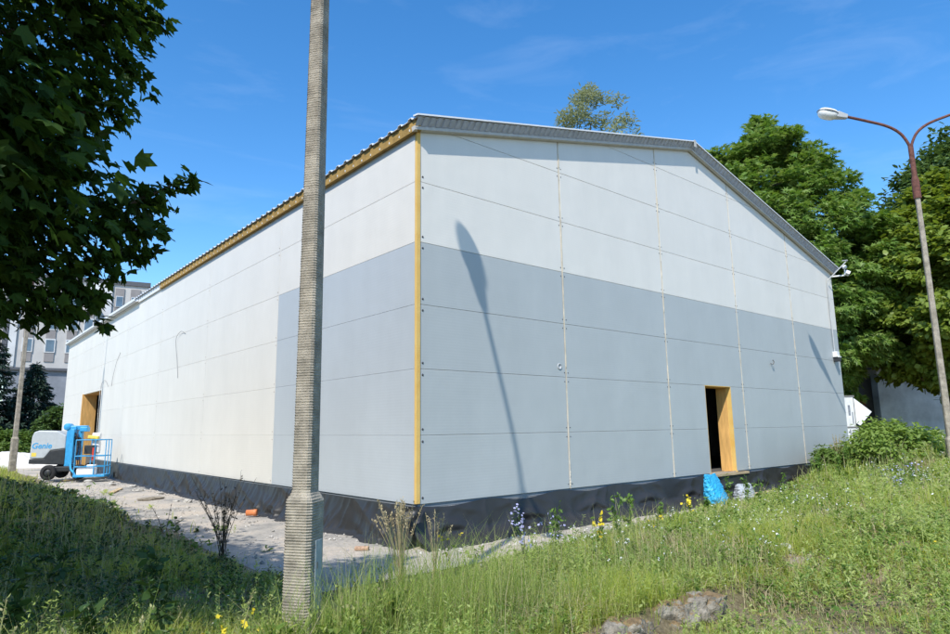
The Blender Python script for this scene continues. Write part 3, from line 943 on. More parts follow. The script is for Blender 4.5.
# ---------------------------------------------------------------- lamp posts
def lamp_post():
    root = empty('lamp_post')
    # shaft: chamfered square, two fields of fine ribs
    V = []; F = []
    def ring(z, s, rib, hw):
        c = 0.24 * hw
        base = [(hw, -hw + c), (hw, hw - c), (hw - c, hw), (-hw + c, hw), (-hw, hw - c), (-hw, -hw + c), (-hw + c, -hw), (hw - c, -hw)]
        res = []
        for (x, y) in base:
            # ribs on the two faces that were cast against the slatted form
            k = 1 + rib * (1.0 if (x < -hw + c * 1.01 or y > hw - c * 1.01) else 0.12)
            res.append((x * k, y * k, z))
        return res
    zs = []
    z = -0.35
    i = 0
    while z < 7.25:
        zs.append((z, i % 2)); z += 0.0085 if i % 2 else 0.0135; i += 1
    for (z, o) in zs:
        if z < 0.93: hw = 0.150
        elif z < 1.00: hw = 0.150 - (z - 0.93) / 0.07 * 0.045
        else: hw = 0.105 - (z - 1.0) / 6.2 * 0.030
        wear = float(fbm(np.array([z * 2.3]), np.array([0.5]), 19)[0])
        rib = (0.0 if o else -0.055) * (0.35 + 1.3 * wear)
        j = random.uniform(-0.012, 0.012)
        V += ring(z, 0, rib + j, hw)
    n = 8
    for r_ in range(len(zs) - 1):
        for k in range(n):
            F.append((r_ * n + k, r_ * n + (k + 1) % n, (r_ + 1) * n + (k + 1) % n, (r_ + 1) * n + k))
    F.append(tuple(range((len(zs) - 1) * n, len(zs) * n)))
    m = MB(); m.mesh(V, F, 0); sh_ = m.build('shaft', M['pole_concrete'], root); sh_.rotation_euler.z = math.radians(-16); sh_.scale = (0.82, 0.82, 1)
    # hatch in the base
    m = MB(); m.box((-0.035, -0.158, 0.08), (0.09, -0.140, 0.62), 0)
    h = m.build('hatch', M['hatch'], root, bevel=0.004); h.rotation_euler.z = math.radians(-16); h.scale = (0.82, 0.82, 1)
    m = MB(); m.box((-0.012, -0.162, 0.40), (0.010, -0.1585, 0.45), 0)
    m.build('latch', M['board_frame'], h)
    # rusty sleeve and fork
    m = MB()
    m.tube([(0, 0, 7.10), (0, 0, 7.55), (0, 0, 7.62), (0, 0, 7.70)], [0.092, 0.09, 0.085, 0.062], 14)
    m.build('sleeve', M['rust'], root)
    m = MB(); m.tube([(0, 0, 7.65), (0, 0, 8.55)], 0.062, 12); m.build('mast_tube', M['rust'], root)
    for sgn in (1, -1):
        pts = bez([(0.0, 0, 8.38), (sgn * 0.05, 0, 8.63), (sgn * 0.22, 0, 8.93), (sgn * 0.52, 0, 9.15), (sgn * 1.0, 0, 9.33), (sgn * 1.52, 0, 9.50)], 8)
        a = MB(); a.tube(pts, 0.036, 10); arm = a.build('arm', M['rust'], root)
        R_ = Matrix.Translation((sgn * 1.48, 0, 9.485)) @ Matrix.Rotation(0 if sgn > 0 else math.pi, 4, 'Z') @ Matrix.Rotation(-math.radians(17), 4, 'Y')
        b = MB()
        # neck housing
        b.mesh([R_ @ Vector(p) for p in [(0, -0.055, -0.055), (0, 0.055, -0.055), (0, 0.055, 0.055), (0, -0.055, 0.055),
                                         (0.28, -0.105, -0.10), (0.28, 0.105, -0.10), (0.28, 0.105, 0.075), (0.28, -0.105, 0.075)]],
               [(0, 1, 2, 3)[::-1], (4, 5, 6, 7), (0, 1, 5, 4), (1, 2, 6, 5), (2, 3, 7, 6), (3, 0, 4, 7)], 0)
        head = b.build('lamp_head', M['lamp_grey'], root, bevel=0.015)
        for (nm, zs_, mt) in (('lamp_hood', 1, 'lamp_white'), ('lamp_bowl', -1, 'lamp_white')):
            V = []; F = []
            nu, nv = 20, 8
            for jv in range(nv + 1):
                ph = (math.pi / 2) * jv / nv
                for iu in range(nu):
                    th = 2 * math.pi * iu / nu
                    ex = 0.255 * math.copysign(abs(math.cos(th)) ** 0.75, math.cos(th)); ey = 0.165 * math.copysign(abs(math.sin(th)) ** 0.8, math.sin(th))
                    hz = (0.095 if zs_ > 0 else 0.155)
                    cr = math.cos(ph) ** 0.6 if jv < nv else 0.02
                    V.append(R_ @ Vector((0.50 + ex * cr, ey * cr, zs_ * (0.012 + hz * math.sin(ph)))))
            for jv in range(nv):
                for iu in range(nu):
                    f = (jv * nu + iu, jv * nu + (iu + 1) % nu, (jv + 1) * nu + (iu + 1) % nu, (jv + 1) * nu + iu)
                    F.append(f if zs_ > 0 else f[::-1])
            q = MB(); q.mesh(V, F, 0, True)
            q.build(nm, M[mt], head)
        s_ = MB(); s_.lathe([(0.187, -0.011), (0.193, -0.011), (0.193, 0.011), (0.187, 0.011)], 24, 0, R_ @ Matrix.Translation((0.50, 0, 0)) @ Matrix.Diagonal((1.45, 1, 1, 1)))
        s_.build('lamp_seam', M['board_frame'], head)
    return root


near_post = lamp_post()
near_post.location = (-3.72, -3.72, 0.38)
near_post.rotation_euler.z = math.radians(49.5)
tag(near_post, 'tall ribbed concrete lamp post with a metal hatch, nearest before the hall', 'lamp post', 'concrete street lamps round the hall')
rp_ = copy_tree(near_post)
rp_.location = (13.0, -4.1, 0.50); rp_.rotation_euler.z = math.radians(133)
next(c for c in rp_.children if c.name.startswith('shaft')).scale = (0.70, 0.70, 1.0)
rp_['label'] = 'concrete lamp post with rusty forked arms and white lamp heads before the trees'
fp_ = copy_tree(near_post)
fp_.location = (-3.34, 23.5, 0.75); fp_.rotation_euler.z = math.radians(200)
fp_['label'] = 'distant slim concrete lamp post beside the blue boom lift'

# ---------------------------------------------------------------- boom lift
def boom_lift():
    root = empty('boom_lift', (-1.58, 21.3, 0.10), math.radians(-27))
    root.scale = (0.75, 0.75, 0.80)
    tag(root, 'blue and grey boom lift with a railed basket parked at the side doorway', 'boom lift')
    # chassis
    m = MB(); m.box((-1.15, -0.45, 0.38), (0.85, 0.75, 0.62), 0); m.box((-1.0, -0.62, 0.30), (-0.7, 0.95, 0.46), 0); m.box((0.4, -0.62, 0.30), (0.7, 0.95, 0.46), 0)
    m.build('chassis', M['lift_dark'], root, bevel=0.03)
    for wx, wy in ((-0.85, -0.72), (0.55, -0.72), (-0.85, 1.0), (0.55, 1.0)):
        R_ = Matrix.Translation((wx, wy, 0.36)) @ Matrix.Rotation(math.pi / 2, 4, 'X')
        t = MB(); t.lathe([(0.2, -0.12), (0.33, -0.12), (0.36, -0.08), (0.36, 0.08), (0.33, 0.12), (0.2, 0.12)], 20, 0, R_)
        w = t.build('wheel', M['rubber'], root)
        t = MB(); t.lathe([(0.001, -0.09), (0.09, -0.10), (0.2, -0.08), (0.2, 0.08), (0.001, 0.09)], 16, 0, R_); t.build('rim', M['lift_dark'], w)
    # turntable hood: rounded grey shell over a dark tray
    def prof_box(mb, pts, y0, y1, m):
        n = len(pts)
        V = [(x, y0, z) for x, z in pts] + [(x, y1, z) for x, z in pts]
        F = [tuple(range(n)), tuple(range(n, 2 * n))[::-1]] + [(i, i + n, (i + 1) % n + n, (i + 1) % n) for i in range(n)]
        mb.mesh(V, F, m)
    m = MB()
    prof_box(m, [(-1.93, 1.02), (-1.25, 1.02), (-0.98, 1.40), (-0.30, 1.48), (-0.30, 2.10), (-0.75, 2.33), (-1.60, 2.36), (-1.82, 2.28), (-1.90, 2.05)], -0.35, 0.9, 0)
    hood = m.build('engine_hood', M['lift_grey'], root, bevel=0.05)
    m = MB()
    prof_box(m, [(-1.94, 0.78), (-0.28, 0.70), (-0.28, 1.47), (-0.96, 1.385), (-1.23, 1.00), (-1.93, 1.005)], -0.37, 0.92, 0)
    m.build('tray', M['lift_dark'], root, bevel=0.03)
    cu = bpy.data.curves.new('lettering', 'FONT'); cu.body = 'Genie'; cu.size = 0.62; cu.extrude = 0.004; cu.shear = 0.18; cu.offset = 0.012
    tx = bpy.data.objects.new('lettering', cu); COL.objects.link(tx); cu.materials.append(M['lift_blue'])
    dg_ = bpy.context.evaluated_depsgraph_get()
    lm_ = bpy.data.meshes.new_from_object(tx.evaluated_get(dg_))
    bpy.data.objects.remove(tx)
    lm_.materials.clear(); lm_.materials.append(M['lift_blue'])
    tx = bpy.data.objects.new('lettering', lm_); COL.objects.link(tx)
    tx.parent = hood; tx.location = (-1.87, -0.356, 1.50); tx.rotation_euler = (math.pi / 2, 0, 0); tx.scale = (0.62, 0.62, 0.62)
    m = MB(); m.box((-1.84, -0.356, 1.12), (-1.62, -0.351, 1.30), 0); m.build('warning_label', M['yellow'], hood)
    # folded mast
    m = MB()
    m.box((-0.30, -0.35, 0.62), (0.14, 0.10, 2.55), 0); m.build('lower_arm', M['lift_blue'], root, bevel=0.03)
    m = MB(); m.box((-0.02, -0.60, 0.70), (0.14, -0.36, 2.40), 0); m.box((0.22, -0.25, 0.9), (0.40, 0.05, 2.35), 0)
    m.build('mast_link', M['lift_blue'], root, bevel=0.02)
    m = MB()
    m.lathe([(0.001, -0.30), (0.17, -0.28), (0.17, 0.28), (0.001, 0.30)], 16, 0, Matrix.Translation((-0.30, -0.1, 2.52)) @ Matrix.Rotation(math.pi / 2, 4, 'X'))
    m.box((-0.34, -0.28, 2.36), (0.62, 0.06, 2.58), 0); m.box((0.30, -0.34, 2.28), (0.66, 0.12, 2.50), 0)
    m.build('boom', M['lift_blue'], root, bevel=0.03)
    m = MB(); m.tube(bez([(0.05, -0.42, 2.3), (0.28, -0.55, 2.0), (0.34, -0.5, 1.4), (0.2, -0.5, 0.8)]), 0.035, 8); m.tube(bez([(0.0, -0.40, 2.2), (0.42, -0.55, 1.7), (0.45, -0.5, 1.1), (0.5, -0.6, 0.7)]), 0.03, 8)
    m.build('hose', M['rubber'], root)
    m = MB(); m.box((0.14, -0.42, 1.62), (0.36, -0.26, 2.02), 0); m.build('ground_control', M['lift_dark'], root, bevel=0.02)
    # white/yellow gear hung over the mast end
    m = MB(); m.box((0.48, -0.40, 2.02), (0.98, -0.16, 2.18), 0, Matrix.Rotation(0.12, 4, 'Y')); m.build('jib', M['yellow'], root, bevel=0.03)
    m = MB(); m.box((0.86, -0.2, 1.20), (1.26, 0.10, 2.22), 0); m.build('jib_cylinder', M['white_paint'], root, bevel=0.06)
    # basket
    bk = MB()
    x0, x1, y0, y1, z0, z1 = 0.52, 1.92, -1.35, -0.45, 0.20, 1.88
    r = 0.024
    for (x, y) in ((x0, y0), (x1, y0), (x1, y1), (x0, y1), ((x0 + x1) / 2 + 0.2, y0), ((x0 + x1) / 2 - 0.25, y1), (x1, (y0 + y1) / 2)):
        bk.tube([(x, y, z0), (x, y, z1)], r, 8)
    for z in (z1, 1.12, 0.62):
        bk.tube([(x0, y0, z), (x1, y0, z), (x1, y1, z), (x0, y1, z), (x0, y0, z)], r, 8)
    b_ = bk.build('basket_rail', M['lift_blue'], root)
    m = MB(); m.box((x0 - 0.03, y0 - 0.03, 0.14), (x1 + 0.03, y1 + 0.03, 0.235), 0); m.build('basket_floor', M['lift_blue'], b_, bevel=0.01)
    m = MB(); m.box((0.62, -1.30, 0.24), (1.50, -1.0, 0.56), 0); m.box((0.95, -0.9, 0.24), (1.35, -0.6, 0.70), 0); m.build('tool_tray', M['white_paint'], b_, bevel=0.02)
    m = MB(); m.box((0.68, -0.62, 1.20), (1.22, -0.46, 1.62), 0); m.build('control_panel', M['lift_dark'], b_, bevel=0.02)
    m = MB(); m.box((1.08, -0.66, 0.9), (1.16, -0.60, 1.50), 0); m.build('red_strap', M['red'], b_)
    m = MB(); m.tube(bez([(0.6, -1.2, 0.12), (0.4, -1.0, 0.35), (0.2, -0.8, 0.5), (0.05, -0.5, 0.8)]), 0.05, 8); m.build('jib_arm', M['lift_blue'], root)
    return root


boom_lift()

# ---------------------------------------------------------------- small things on the ground
def lump(name, size, mats, loc, rz=0.0, rough=0.25, seed=0, sub=3, flat=0.0, top_mat=False, tilt=(0, 0)):
    bm = bmesh.new()
    bmesh.ops.create_icosphere(bm, subdivisions=sub, radius=1.0)
    r = random.Random(seed)
    ph = [r.uniform(0, 40) for _ in range(3)]
    from mathutils import noise
    for v in bm.verts:
        d = v.co.normalized()
        k = 4.0                                    # squarish
        l = (abs(d.x) ** k + abs(d.y) ** k + abs(d.z) ** k) ** (-1 / k)
        n = noise.fractal(d * 1.6 + Vector(ph), 1.0, 2.0, 4) * rough + (noise.fractal(d * 7 + Vector(ph), 0.8, 2.0, 3) * rough * 0.17 if sub > 3 else 0)
        p = d * (l * (1 + n))
        v.co = Vector((p.x * size[0] / 2, p.y * size[1] / 2, p.z * size[2] / 2))
    me = bpy.data.meshes.new(name); bm.to_mesh(me); bm.free()
    for mt in (mats if isinstance(mats, (list, tuple)) else [mats]): me.materials.append(mt)
    if top_mat:
        for p in me.polygons:
            if p.normal.z > 0.66 and noise.fractal(Vector(p.center) * 3 + Vector(ph), 1.0, 2.0, 3) > -0.30: p.material_index = 1
    o = bpy.data.objects.new(name, me); COL.objects.link(o)
    o.location = loc; o.rotation_euler = (tilt[0], tilt[1], rz)
    return o


def rock(name, size, mats, loc, rz, seed, top=True):
    """a block of broken concrete: faceted by random break planes, rough at a fine scale"""
    from mathutils import noise
    r = random.Random(seed)
    planes = [(Vector((0, 0, 1)), 1.0), (Vector((0, 0, -1)), 1.0), (Vector((0, -1, 0.08)), 1.0), (Vector((0, 1, 0)), 1.0), (Vector((1, 0.1, 0)), 1.0), (Vector((-1, 0.1, 0)), 1.0)]
    for _ in range(16):
        d = Vector((r.uniform(-1, 1), r.uniform(-1, 1), r.uniform(-0.5, 1))).normalized()
        planes.append((d, r.uniform(0.98, 1.32)))
    planes = [(n.normalized(), h) for n, h in planes]
    bm = bmesh.new(); bmesh.ops.create_icosphere(bm, subdivisions=6, radius=1.0)
    ph = Vector((r.uniform(0, 50), r.uniform(0, 50), r.uniform(0, 50)))
    for v in bm.verts:
        d = v.co.normalized()
        l = min(h / n.dot(d) for n, h in planes if n.dot(d) > 0.05)
        p = Vector((d.x * l * size[0] / 2, d.y * l * size[1] / 2, d.z * l * size[2] / 2))
        f = noise.fractal(p * 9 + ph, 0.9, 2.1, 5)
        c = max(0.0, 0.12 - abs(noise.noise(p * 5 + ph))) * 0.35          # cracks
        v.co = p * (1 + 0.0) + d * (f * 0.022 - c)
    me = bpy.data.meshes.new(name); bm.to_mesh(me); bm.free()
    for mt in mats: me.materials.append(mt)
    for p in me.polygons:
        if top and p.normal.z > 0.55 and noise.fractal(Vector(p.center) * 4 + ph, 1.0, 2.0, 3) > -0.15: p.material_index = 1
    o = bpy.data.objects.new(name, me); COL.objects.link(o)
    o.location = loc; o.rotation_euler = (r.uniform(-.05, .05), r.uniform(-.05, .05), rz)
    return o


# broken kerb blocks
kb = [(-2.35, 0.8, 'leftmost block of the broken mossy concrete kerb, brown moss on top'),
      (-1.62, 0.72, 'long crumbling block of the broken mossy concrete kerb'),
      (-0.62, 0.95, 'tall ragged block in the middle of the broken concrete kerb'),
      (1.75, 0.55, 'small weathered piece at the right end, apart from the broken concrete kerb')]
for i, (x, L, lab) in enumerate(kb):
    y = -5.27 + 0.02 * x
    o = rock('kerb_block', (L * 1.0, 0.30, 0.40), [M['old_concrete'], M['moss']], (x, y + 0.03, gz(x, y + 0.3) - 0.14), 0.02 + random.uniform(-0.07, 0.07), 30 + i)
    tag(o, lab, 'kerb block', 'broken kerb in the grass')
# orange pipe stub
m = MB()
Mx = Matrix.Translation((-0.52, 5.5, 0.105)) @ Matrix.Rotation(math.radians(-34), 4, 'Z') @ Matrix.Rotation(math.pi / 2, 4, 'Y')
m.lathe([(0.058, -0.12), (0.064, -0.12), (0.064, 0.03), (0.073, 0.04), (0.073, 0.11), (0.066, 0.11), (0.066, 0.04), (0.058, 0.03), (0.058, -0.12)], 20, 0, Mx)
tag(m.build('pipe_stub', M['orange_pipe']), 'short orange drain pipe stub lying on the paving beside the foil', 'pipe')


def sack(name, w, h, t, m, loc, rz, lean, seed):
    """a filled plastic sack: pinched top, slumped foot"""
    nu, nv = 40, 30
    V = []; F = []
    for j in range(nv + 1):
        s = j / nv
        for i in range(nu):
            th = 2 * math.pi * i / nu
            rad = (math.sin(min(1, s * 2.6 + 0.42) * math.pi / 2)) * (1 - 0.22 * s)
            tt = t * (1 - 0.72 * s ** 2.2)
            cx = math.copysign(abs(math.cos(th)) ** 0.7, math.cos(th)); sy = math.copysign(abs(math.sin(th)) ** 0.8, math.sin(th))
            n = (float(fbm(np.array([s * 6 + seed]), np.array([th * 2.2]), seed)[0]) - 0.47)
            n2 = (float(fbm(np.array([s * 15 + seed]), np.array([th * 4.5]), seed + 3)[0]) - 0.47)
            k = 1 + 0.30 * n + 0.26 * n2
            V.append((w / 2 * cx * rad * k, tt / 2 * sy * rad * k + lean * s, h * s * (1 + 0.05 * n) + (0.02 * math.sin(4 * th) if j == nv else 0)))
    for j in range(nv):
        for i in range(nu): F.append((j * nu + i, j * nu + (i + 1) % nu, (j + 1) * nu + (i + 1) % nu, (j + 1) * nu + i))
    F.append(tuple(range(nu))[::-1]); F.append(tuple(range(nv * nu, (nv + 1) * nu)))
    mb = MB(); mb.mesh(V, F, 0, False)
    o = mb.build(name, m); o.location = loc; o.rotation_euler.z = rz
    return o


tag(sack('rubble_sack', 0.80, 0.70, 0.46, M['blue_sack'], (7.95, -0.72, 0.02), 0.15, 0.14, 4), 'bright blue plastic rubble sack leaning on the black foil', 'sack')
tag(sack('rubble_sack', 0.62, 0.42, 0.46, M['clear_sack'], (9.10, -0.78, 0.02), -0.2, 0.03, 9), 'slumped clear plastic sack beside the blue one under the doorway', 'sack')
for i, (x, y, z, L, rz, ti, lab) in enumerate([(10.1, -0.75, 0.17, 1.35, 0.15, 0.03, 'pale plank propped across rubble below the gable doorway'),
                                             (9.85, -1.0, 0.07, 1.0, -0.25, 0.0, 'short plank lying in front of the clear sack'),
                                             (-1.3, 14.8, 0.05, 1.5, 1.2, 0.0, 'weathered board lying across the paving by the long wall'),
                                             (-1.1, 21.5, 0.06, 1.8, 0.35, 0.0, 'long weathered board lying on the paving before the boom lift')]):
    m = MB(); m.box((-L / 2, -0.07, -0.016), (L / 2, 0.07, 0.016))
    o = m.build('plank', M['wood'], bevel=0.004); o.location = (x, y, z); o.rotation_euler = (0.05, ti, rz)
    tag(o, lab, 'plank')
# debris along the wall foot
ORD = ['first', 'second', 'third', 'fourth', 'fifth', 'sixth', 'seventh', 'eighth', 'ninth', 'tenth', 'eleventh', 'twelfth', 'thirteenth', 'fourteenth', 'fifteenth', 'sixteenth']
def ranked(pts, text):
    # labels by order from left to right as seen from the camera
    key = [(Vector((p[0], p[1], 0)) - CAM).dot(RIGHT) / (Vector((p[0], p[1], 0)) - CAM).dot(FWD) for p in pts]
    o_ = sorted(range(len(pts)), key=lambda i: key[i]); lab = [None] * len(pts)
    for n_, i in enumerate(o_): lab[i] = text % ORD[n_]
    return lab
spots = [(-0.65, 9.6, .22), (-0.8, 10.1, .15), (-0.55, 12.6, .18), (-0.75, 14.4, .30), (-0.5, 16.2, .2), (-0.9, 17.5, .26), (-0.6, 19.0, .2), (-1.2, 20.0, .28),
         (-0.5, 7.2, .12), (-0.7, 6.6, .10), (-1.0, 8.4, .09), (10.9, -0.6, .32), (11.3, -0.9, .25), (10.6, -1.05, .22), (9.5, -0.45, .2), (8.9, -1.1, .14), (0.3, -0.72, .10), (2.2, -0.8, .08), (4.4, -0.9, .09), (-1.7, 18.2, .2)]
R_LAB = [None] * len(spots)
for side, text in ((True, 'grey rubble chunk at the foot of the long wall, %s from the left'), (False, 'grey rubble chunk below the gable wall, %s from the left')):
    ids = [i for i, p in enumerate(spots) if (p[0] < -0.1) == side]
    for i, l in zip(ids, ranked([spots[i] for i in ids], text)): R_LAB[i] = l
for i, (x, y, s) in enumerate(spots):
    z = max(0.012, gz(x, y))
    o = lump('rubble_chunk', (s, s * random.uniform(.6, .9), s * random.uniform(.35, .6)), M['stone'], (x, y, z + s * 0.12), random.uniform(0, 6), 0.4, 100 + i, 3)
    left = x < -0.1
    tag(o, R_LAB[i], 'rubble', 'rubble along the long wall' if left else 'rubble below the gable wall')
o = lump('stone', (0.17, 0.13, 0.13), M['rubble'], (1.95, -5.0, gz(1.95, -5.0) + 0.06), 0.4, 0.3, 77, 3)
tag(o, 'pale rounded stone in the grass right of the broken kerb', 'stone')
o = lump('stone', (0.2, 0.17, 0.12), M['stone'], (-4.0, 0.3, gz(-4.0, 0.3) + 0.04), 0.4, 0.3, 78, 3)
tag(o, 'grey stone in the shaded grass left of the near lamp post', 'stone')
# dark slab on the paving
o = lump('slab', (0.75, 0.42, 0.07), M['old_concrete'], (-1.15, 11.2, 0.045), 0.5, 0.15, 55, 3)
tag(o, 'dark flat broken slab lying on the paving by the long wall', 'slab')
m = MB(); m.box((-0.11, -0.045, -0.025), (0.11, 0.045, 0.025))
o = m.build('brick', M['brick'], bevel=0.008); o.location = (-0.77, 0.37, 0.045); o.rotation_euler = (0.06, 0, -0.75)
tag(o, 'orange brick fragment on the paving right of the near lamp post', 'brick')
# heap of pale rubble far left
n = 60
gx, gy = np.meshgrid(np.linspace(-1, 1, n), np.linspace(-1, 1, n)); gx = gx.ravel(); gy = gy.ravel()
r_ = np.sqrt(gx ** 2 + gy ** 2)
hz = np.clip(1 - r_, 0, 1) ** 0.7 * 0.95 * (0.75 + 0.5 * fbm(gx * 3, gy * 3, 90)) + 0.22 * (fbm(gx * 9, gy * 9, 95) - 0.5) * (r_ < 0.96)
idx = np.arange(n * n).reshape(n, n)
Fh = np.stack([idx[:-1, :-1].ravel(), idx[:-1, 1:].ravel(), idx[1:, 1:].ravel(), idx[1:, :-1].ravel()], 1)
o = np_mesh('rubble_heap', np.stack([gx * 3.6, gy * 1.8, hz - 0.1], 1), Fh, M['rubble'], smooth=False)
o.location = (-2.6, 36.5, 0.1); o.rotation_euler.z = math.radians(-10)
tag(o, 'low heap of white rubble behind the boom lift', 'rubble heap')

# ---------------------------------------------------------------- buildings far left
def rot_root(name, loc, deg): return empty(name, loc, math.radians(deg))


def tower_block():
    root = rot_root('apartment_tower', (15.9, 88.0, 0.0), -12)      # local x to screen right, y away
    tag(root, 'tall beige apartment tower with grey window columns behind the long wall', 'building')
    m = MB(); m.box((-14.0, 0, 0), (0, 12, 21.9)); w = m.build('wall', M['beige_wall'], root)
    m = MB(); m.box((-14.2, -0.2, 21.9), (0.2, 12.2, 22.5)); m.build('parapet', M['dark_band'], root)
    m = MB(); m.box((-7.0, -0.25, 0), (-4.4, -0.002, 21.88)); m.build('white_strip', M['white_wall'], root)
    for cx, ww in ((-1.6, 1.0), (-3.5, 0.9), (-8.6, 1.0), (-10.6, 1.0), (-12.8, 1.0)):
        m = MB(); m.box((cx - ww / 2 - 0.1, -0.12, 0.5), (cx + ww / 2 + 0.1, -0.002, 21.4)); m.build('window_column', M['brown_slab'], root)
        for fl_ in range(7):
            z = 1.4 + fl_ * 2.9
            m = MB(); m.box((cx - ww / 2, -0.20, z), (cx + ww / 2, -0.13, z + 1.5)); wd = m.build('window', M['white_wall'], root)
            m = MB(); m.box((cx - ww / 2 + 0.07, -0.23, z + 0.08), (cx + ww / 2 - 0.07, -0.202, z + 1.42)); m.build('pane', M['window_glass'], wd)
    m = MB(); m.box((0.001, 1, 0), (0.3, 11, 21.7)); m.build('side_cladding', M['grey_wall'], root)


def low_block():
    root = rot_root('apartment_block', (8.4, 80.0, 0.0), -10)
    tag(root, 'lower pale apartment block over a grey base behind the spruces', 'building')
    m = MB(); m.box((-9.6, 0, 9.4), (0, 14, 18.0)); m.build('wall', M['beige_wall'], root)
    m = MB(); m.box((-8.4, 0.2, 0), (0.1, 14, 9.1)); m.build('base_wall', M['grey_wall'], root)
    m = MB(); m.box((-9.7, -0.15, 9.1), (0.2, 14, 9.4)); m.build('ledge', M['dark_band'], root)
    m = MB(); m.box((-9.7, -0.2, 18.0), (0.2, 14.2, 18.5)); m.build('parapet', M['white_wall'], root)
    m = MB(); m.box((-9.0, -0.25, 9.4), (-8.5, -0.002, 17.9)); m.build('dark_strip', M['dark_band'], root)
    m = MB(); m.box((-8.45, -0.18, 9.4), (-7.7, -0.002, 17.9)); m.build('white_strip', M['white_wall'], root)
    for cx, ww in ((-6.6, 0.85), (-4.4, 0.85), (-2.3, 0.95), (-0.7, 0.85)):
        for fl_ in range(3):
            z = 11.3 + fl_ * 2.7
            m = MB(); m.box((cx - ww / 2 - 0.05, -0.10, z - 1.15), (cx + ww / 2 + 0.05, -0.002, z - 0.12)); m.build('spandrel', M['brown_slab'], root)
            m = MB(); m.box((cx - ww / 2 - 0.1, -0.14, z - 0.1), (cx + ww / 2 + 0.1, -0.003, z + 1.55)); wd = m.build('window', M['white_wall'], root)
            m = MB(); m.box((cx - ww / 2 + 0.03, -0.17, z + 0.05), (cx + ww / 2 - 0.03, -0.141, z + 1.4)); m.build('pane', M['window_glass'], wd)
    for cx in (-6, -2.5):
        m = MB(); m.box((cx, 0.1, 2.0), (cx + 2.6, 0.199, 2.5)); m.build('ground_window', M['white_wall'], root)


tower_block(); low_block()


# old wall/garage under the trees on the right, and the site boards
def garage():
    root = rot_root('garage', (37.5, 4.3, 0.3), -40)
    tag(root, 'old whitewashed garage with stained walls under the big trees', 'building')
    m = MB(); m.box((-1.0, 0, -0.5), (9, 6, 4.7)); m.build('wall', M['garage_wall'], root)
    m = MB(); m.box((-1.3, -0.3, 4.7), (9.3, 6.3, 4.95)); m.build('roof', M['dark_band'], root)
    m = MB(); m.box((3.4, -0.03, 3.5), (5.0, -0.002, 4.0)); m.build('window', M['window_glass'], root)
    m = MB(); m.box((-6.5, 0.6, -0.5), (-1.001, 6, 4.3)); m.build('shade_dark_wall', M['dark_band'], root)  # wall lying in shade at the left, its shade put in as dark colour
    m = MB()
    for i in range(9):
        m.tube(bez([(-5.9 + i * 0.5, 0.57, 2.2 + 0.1 * math.sin(i)), (-5.7 + i * 0.5, 0.57, 2.9), (-5.5 + i * 0.5, 0.57, 2.3)], 6), 0.09, 6)
    m.build('graffiti', M['graffiti'], root)


garage()


def boards():
    root = empty('site_board', (20.2, 0.75, 0.62), math.radians(-48))
    root.scale = (0.76, 0.8, 0.86)
    tag(root, 'weathered white site board with faded marks and an arrow plate behind the hall corner', 'sign')
    m = MB(); m.box((-1.3, 0, 1.28), (0.30, 0.05, 2.55), 0); b = m.build('upper_board', M['board_white'], root, bevel=0.005)
    m = MB(); m.box((-1.3, 0.0, 0.45), (0.42, 0.05, 1.22), 0); b2 = m.build('lower_board', M['board_white'], root, bevel=0.005)
    m = MB()
    for x, z, w, h in ((-0.62, 1.32, 0.10, 1.0), (-0.36, 1.6, 0.07, 0.75), (-0.18, 1.36, 0.05, 0.9), (0.02, 1.75, 0.10, 0.45), (0.18, 1.4, 0.05, 0.5)):
        m.box((x, -0.006, z), (x + w, -0.001, z + h))
    m.build('faded_marks', M['board_mark'], b)
    m = MB()
    for x, z, w, h in ((-0.5, 0.52, 0.07, 0.6), (-0.26, 0.6, 0.12, 0.5), (0.0, 0.5, 0.05, 0.66), (0.14, 0.7, 0.06, 0.4), (0.26, 0.5, 0.03, 0.6)):
        m.box((x, -0.006, z), (x + w, -0.001, z + h))
    m.build('faded_marks', M['board_mark'], b2)
    m = MB(); m.box((-1.35, -0.02, 2.55), (0.36, 0.07, 2.62)); m.box((-1.35, -0.02, 1.222), (0.36, 0.07, 1.278)); m.box((0.301, 0.06, -0.3), (0.36, 0.11, 2.55)); m.box((-1.3, 0.06, -0.3), (-1.24, 0.11, 2.55))
    m.build('frame', M['board_frame'], root)
    # arrow plate
    m = MB()
    pts = [(0.32, 2.50), (0.32, 1.42), (0.50, 1.32), (1.08, 1.90)]
    V = [(x, -0.03, z) for x, z in pts] + [(x, -0.008, z) for x, z in pts]
    m.mesh(V, [(0, 1, 2, 3), (7, 6, 5, 4)] + [(i, i + 4, (i + 1) % 4 + 4, (i + 1) % 4) for i in range(4)], 0)
    m.build('arrow_plate', M['white_paint'], root)
    m = MB(); m.box((0.44, -0.02, 0.35), (0.68, 0.01, 0.85)); m.build('small_plate', M['white_paint'], root)


boards()

# ---------------------------------------------------------------- foliage
def inst(tmpl, faces, Pp, Xa, Ya, Za, S):
    """tmpl (k,3), faces (f,n) -> all copies; S scalar or (n,3) scale"""
    n = len(Pp); k = len(tmpl)
    S = np.asarray(S)
    if S.ndim == 1: S = np.repeat(S[:, None], 3, 1)
    T = tmpl[None] * S[:, None, :]
    V = Pp[:, None, :] + T[:, :, 0:1] * Xa[:, None, :] + T[:, :, 1:2] * Ya[:, None, :] + T[:, :, 2:3] * Za[:, None, :]
    F = (np.asarray(faces)[None] + (np.arange(n) * k)[:, None, None]).reshape(-1, len(faces[0]))
    return V.reshape(-1, 3), F


def unit(a):
    return a / np.maximum(np.linalg.norm(a, axis=-1, keepdims=True), 1e-9)


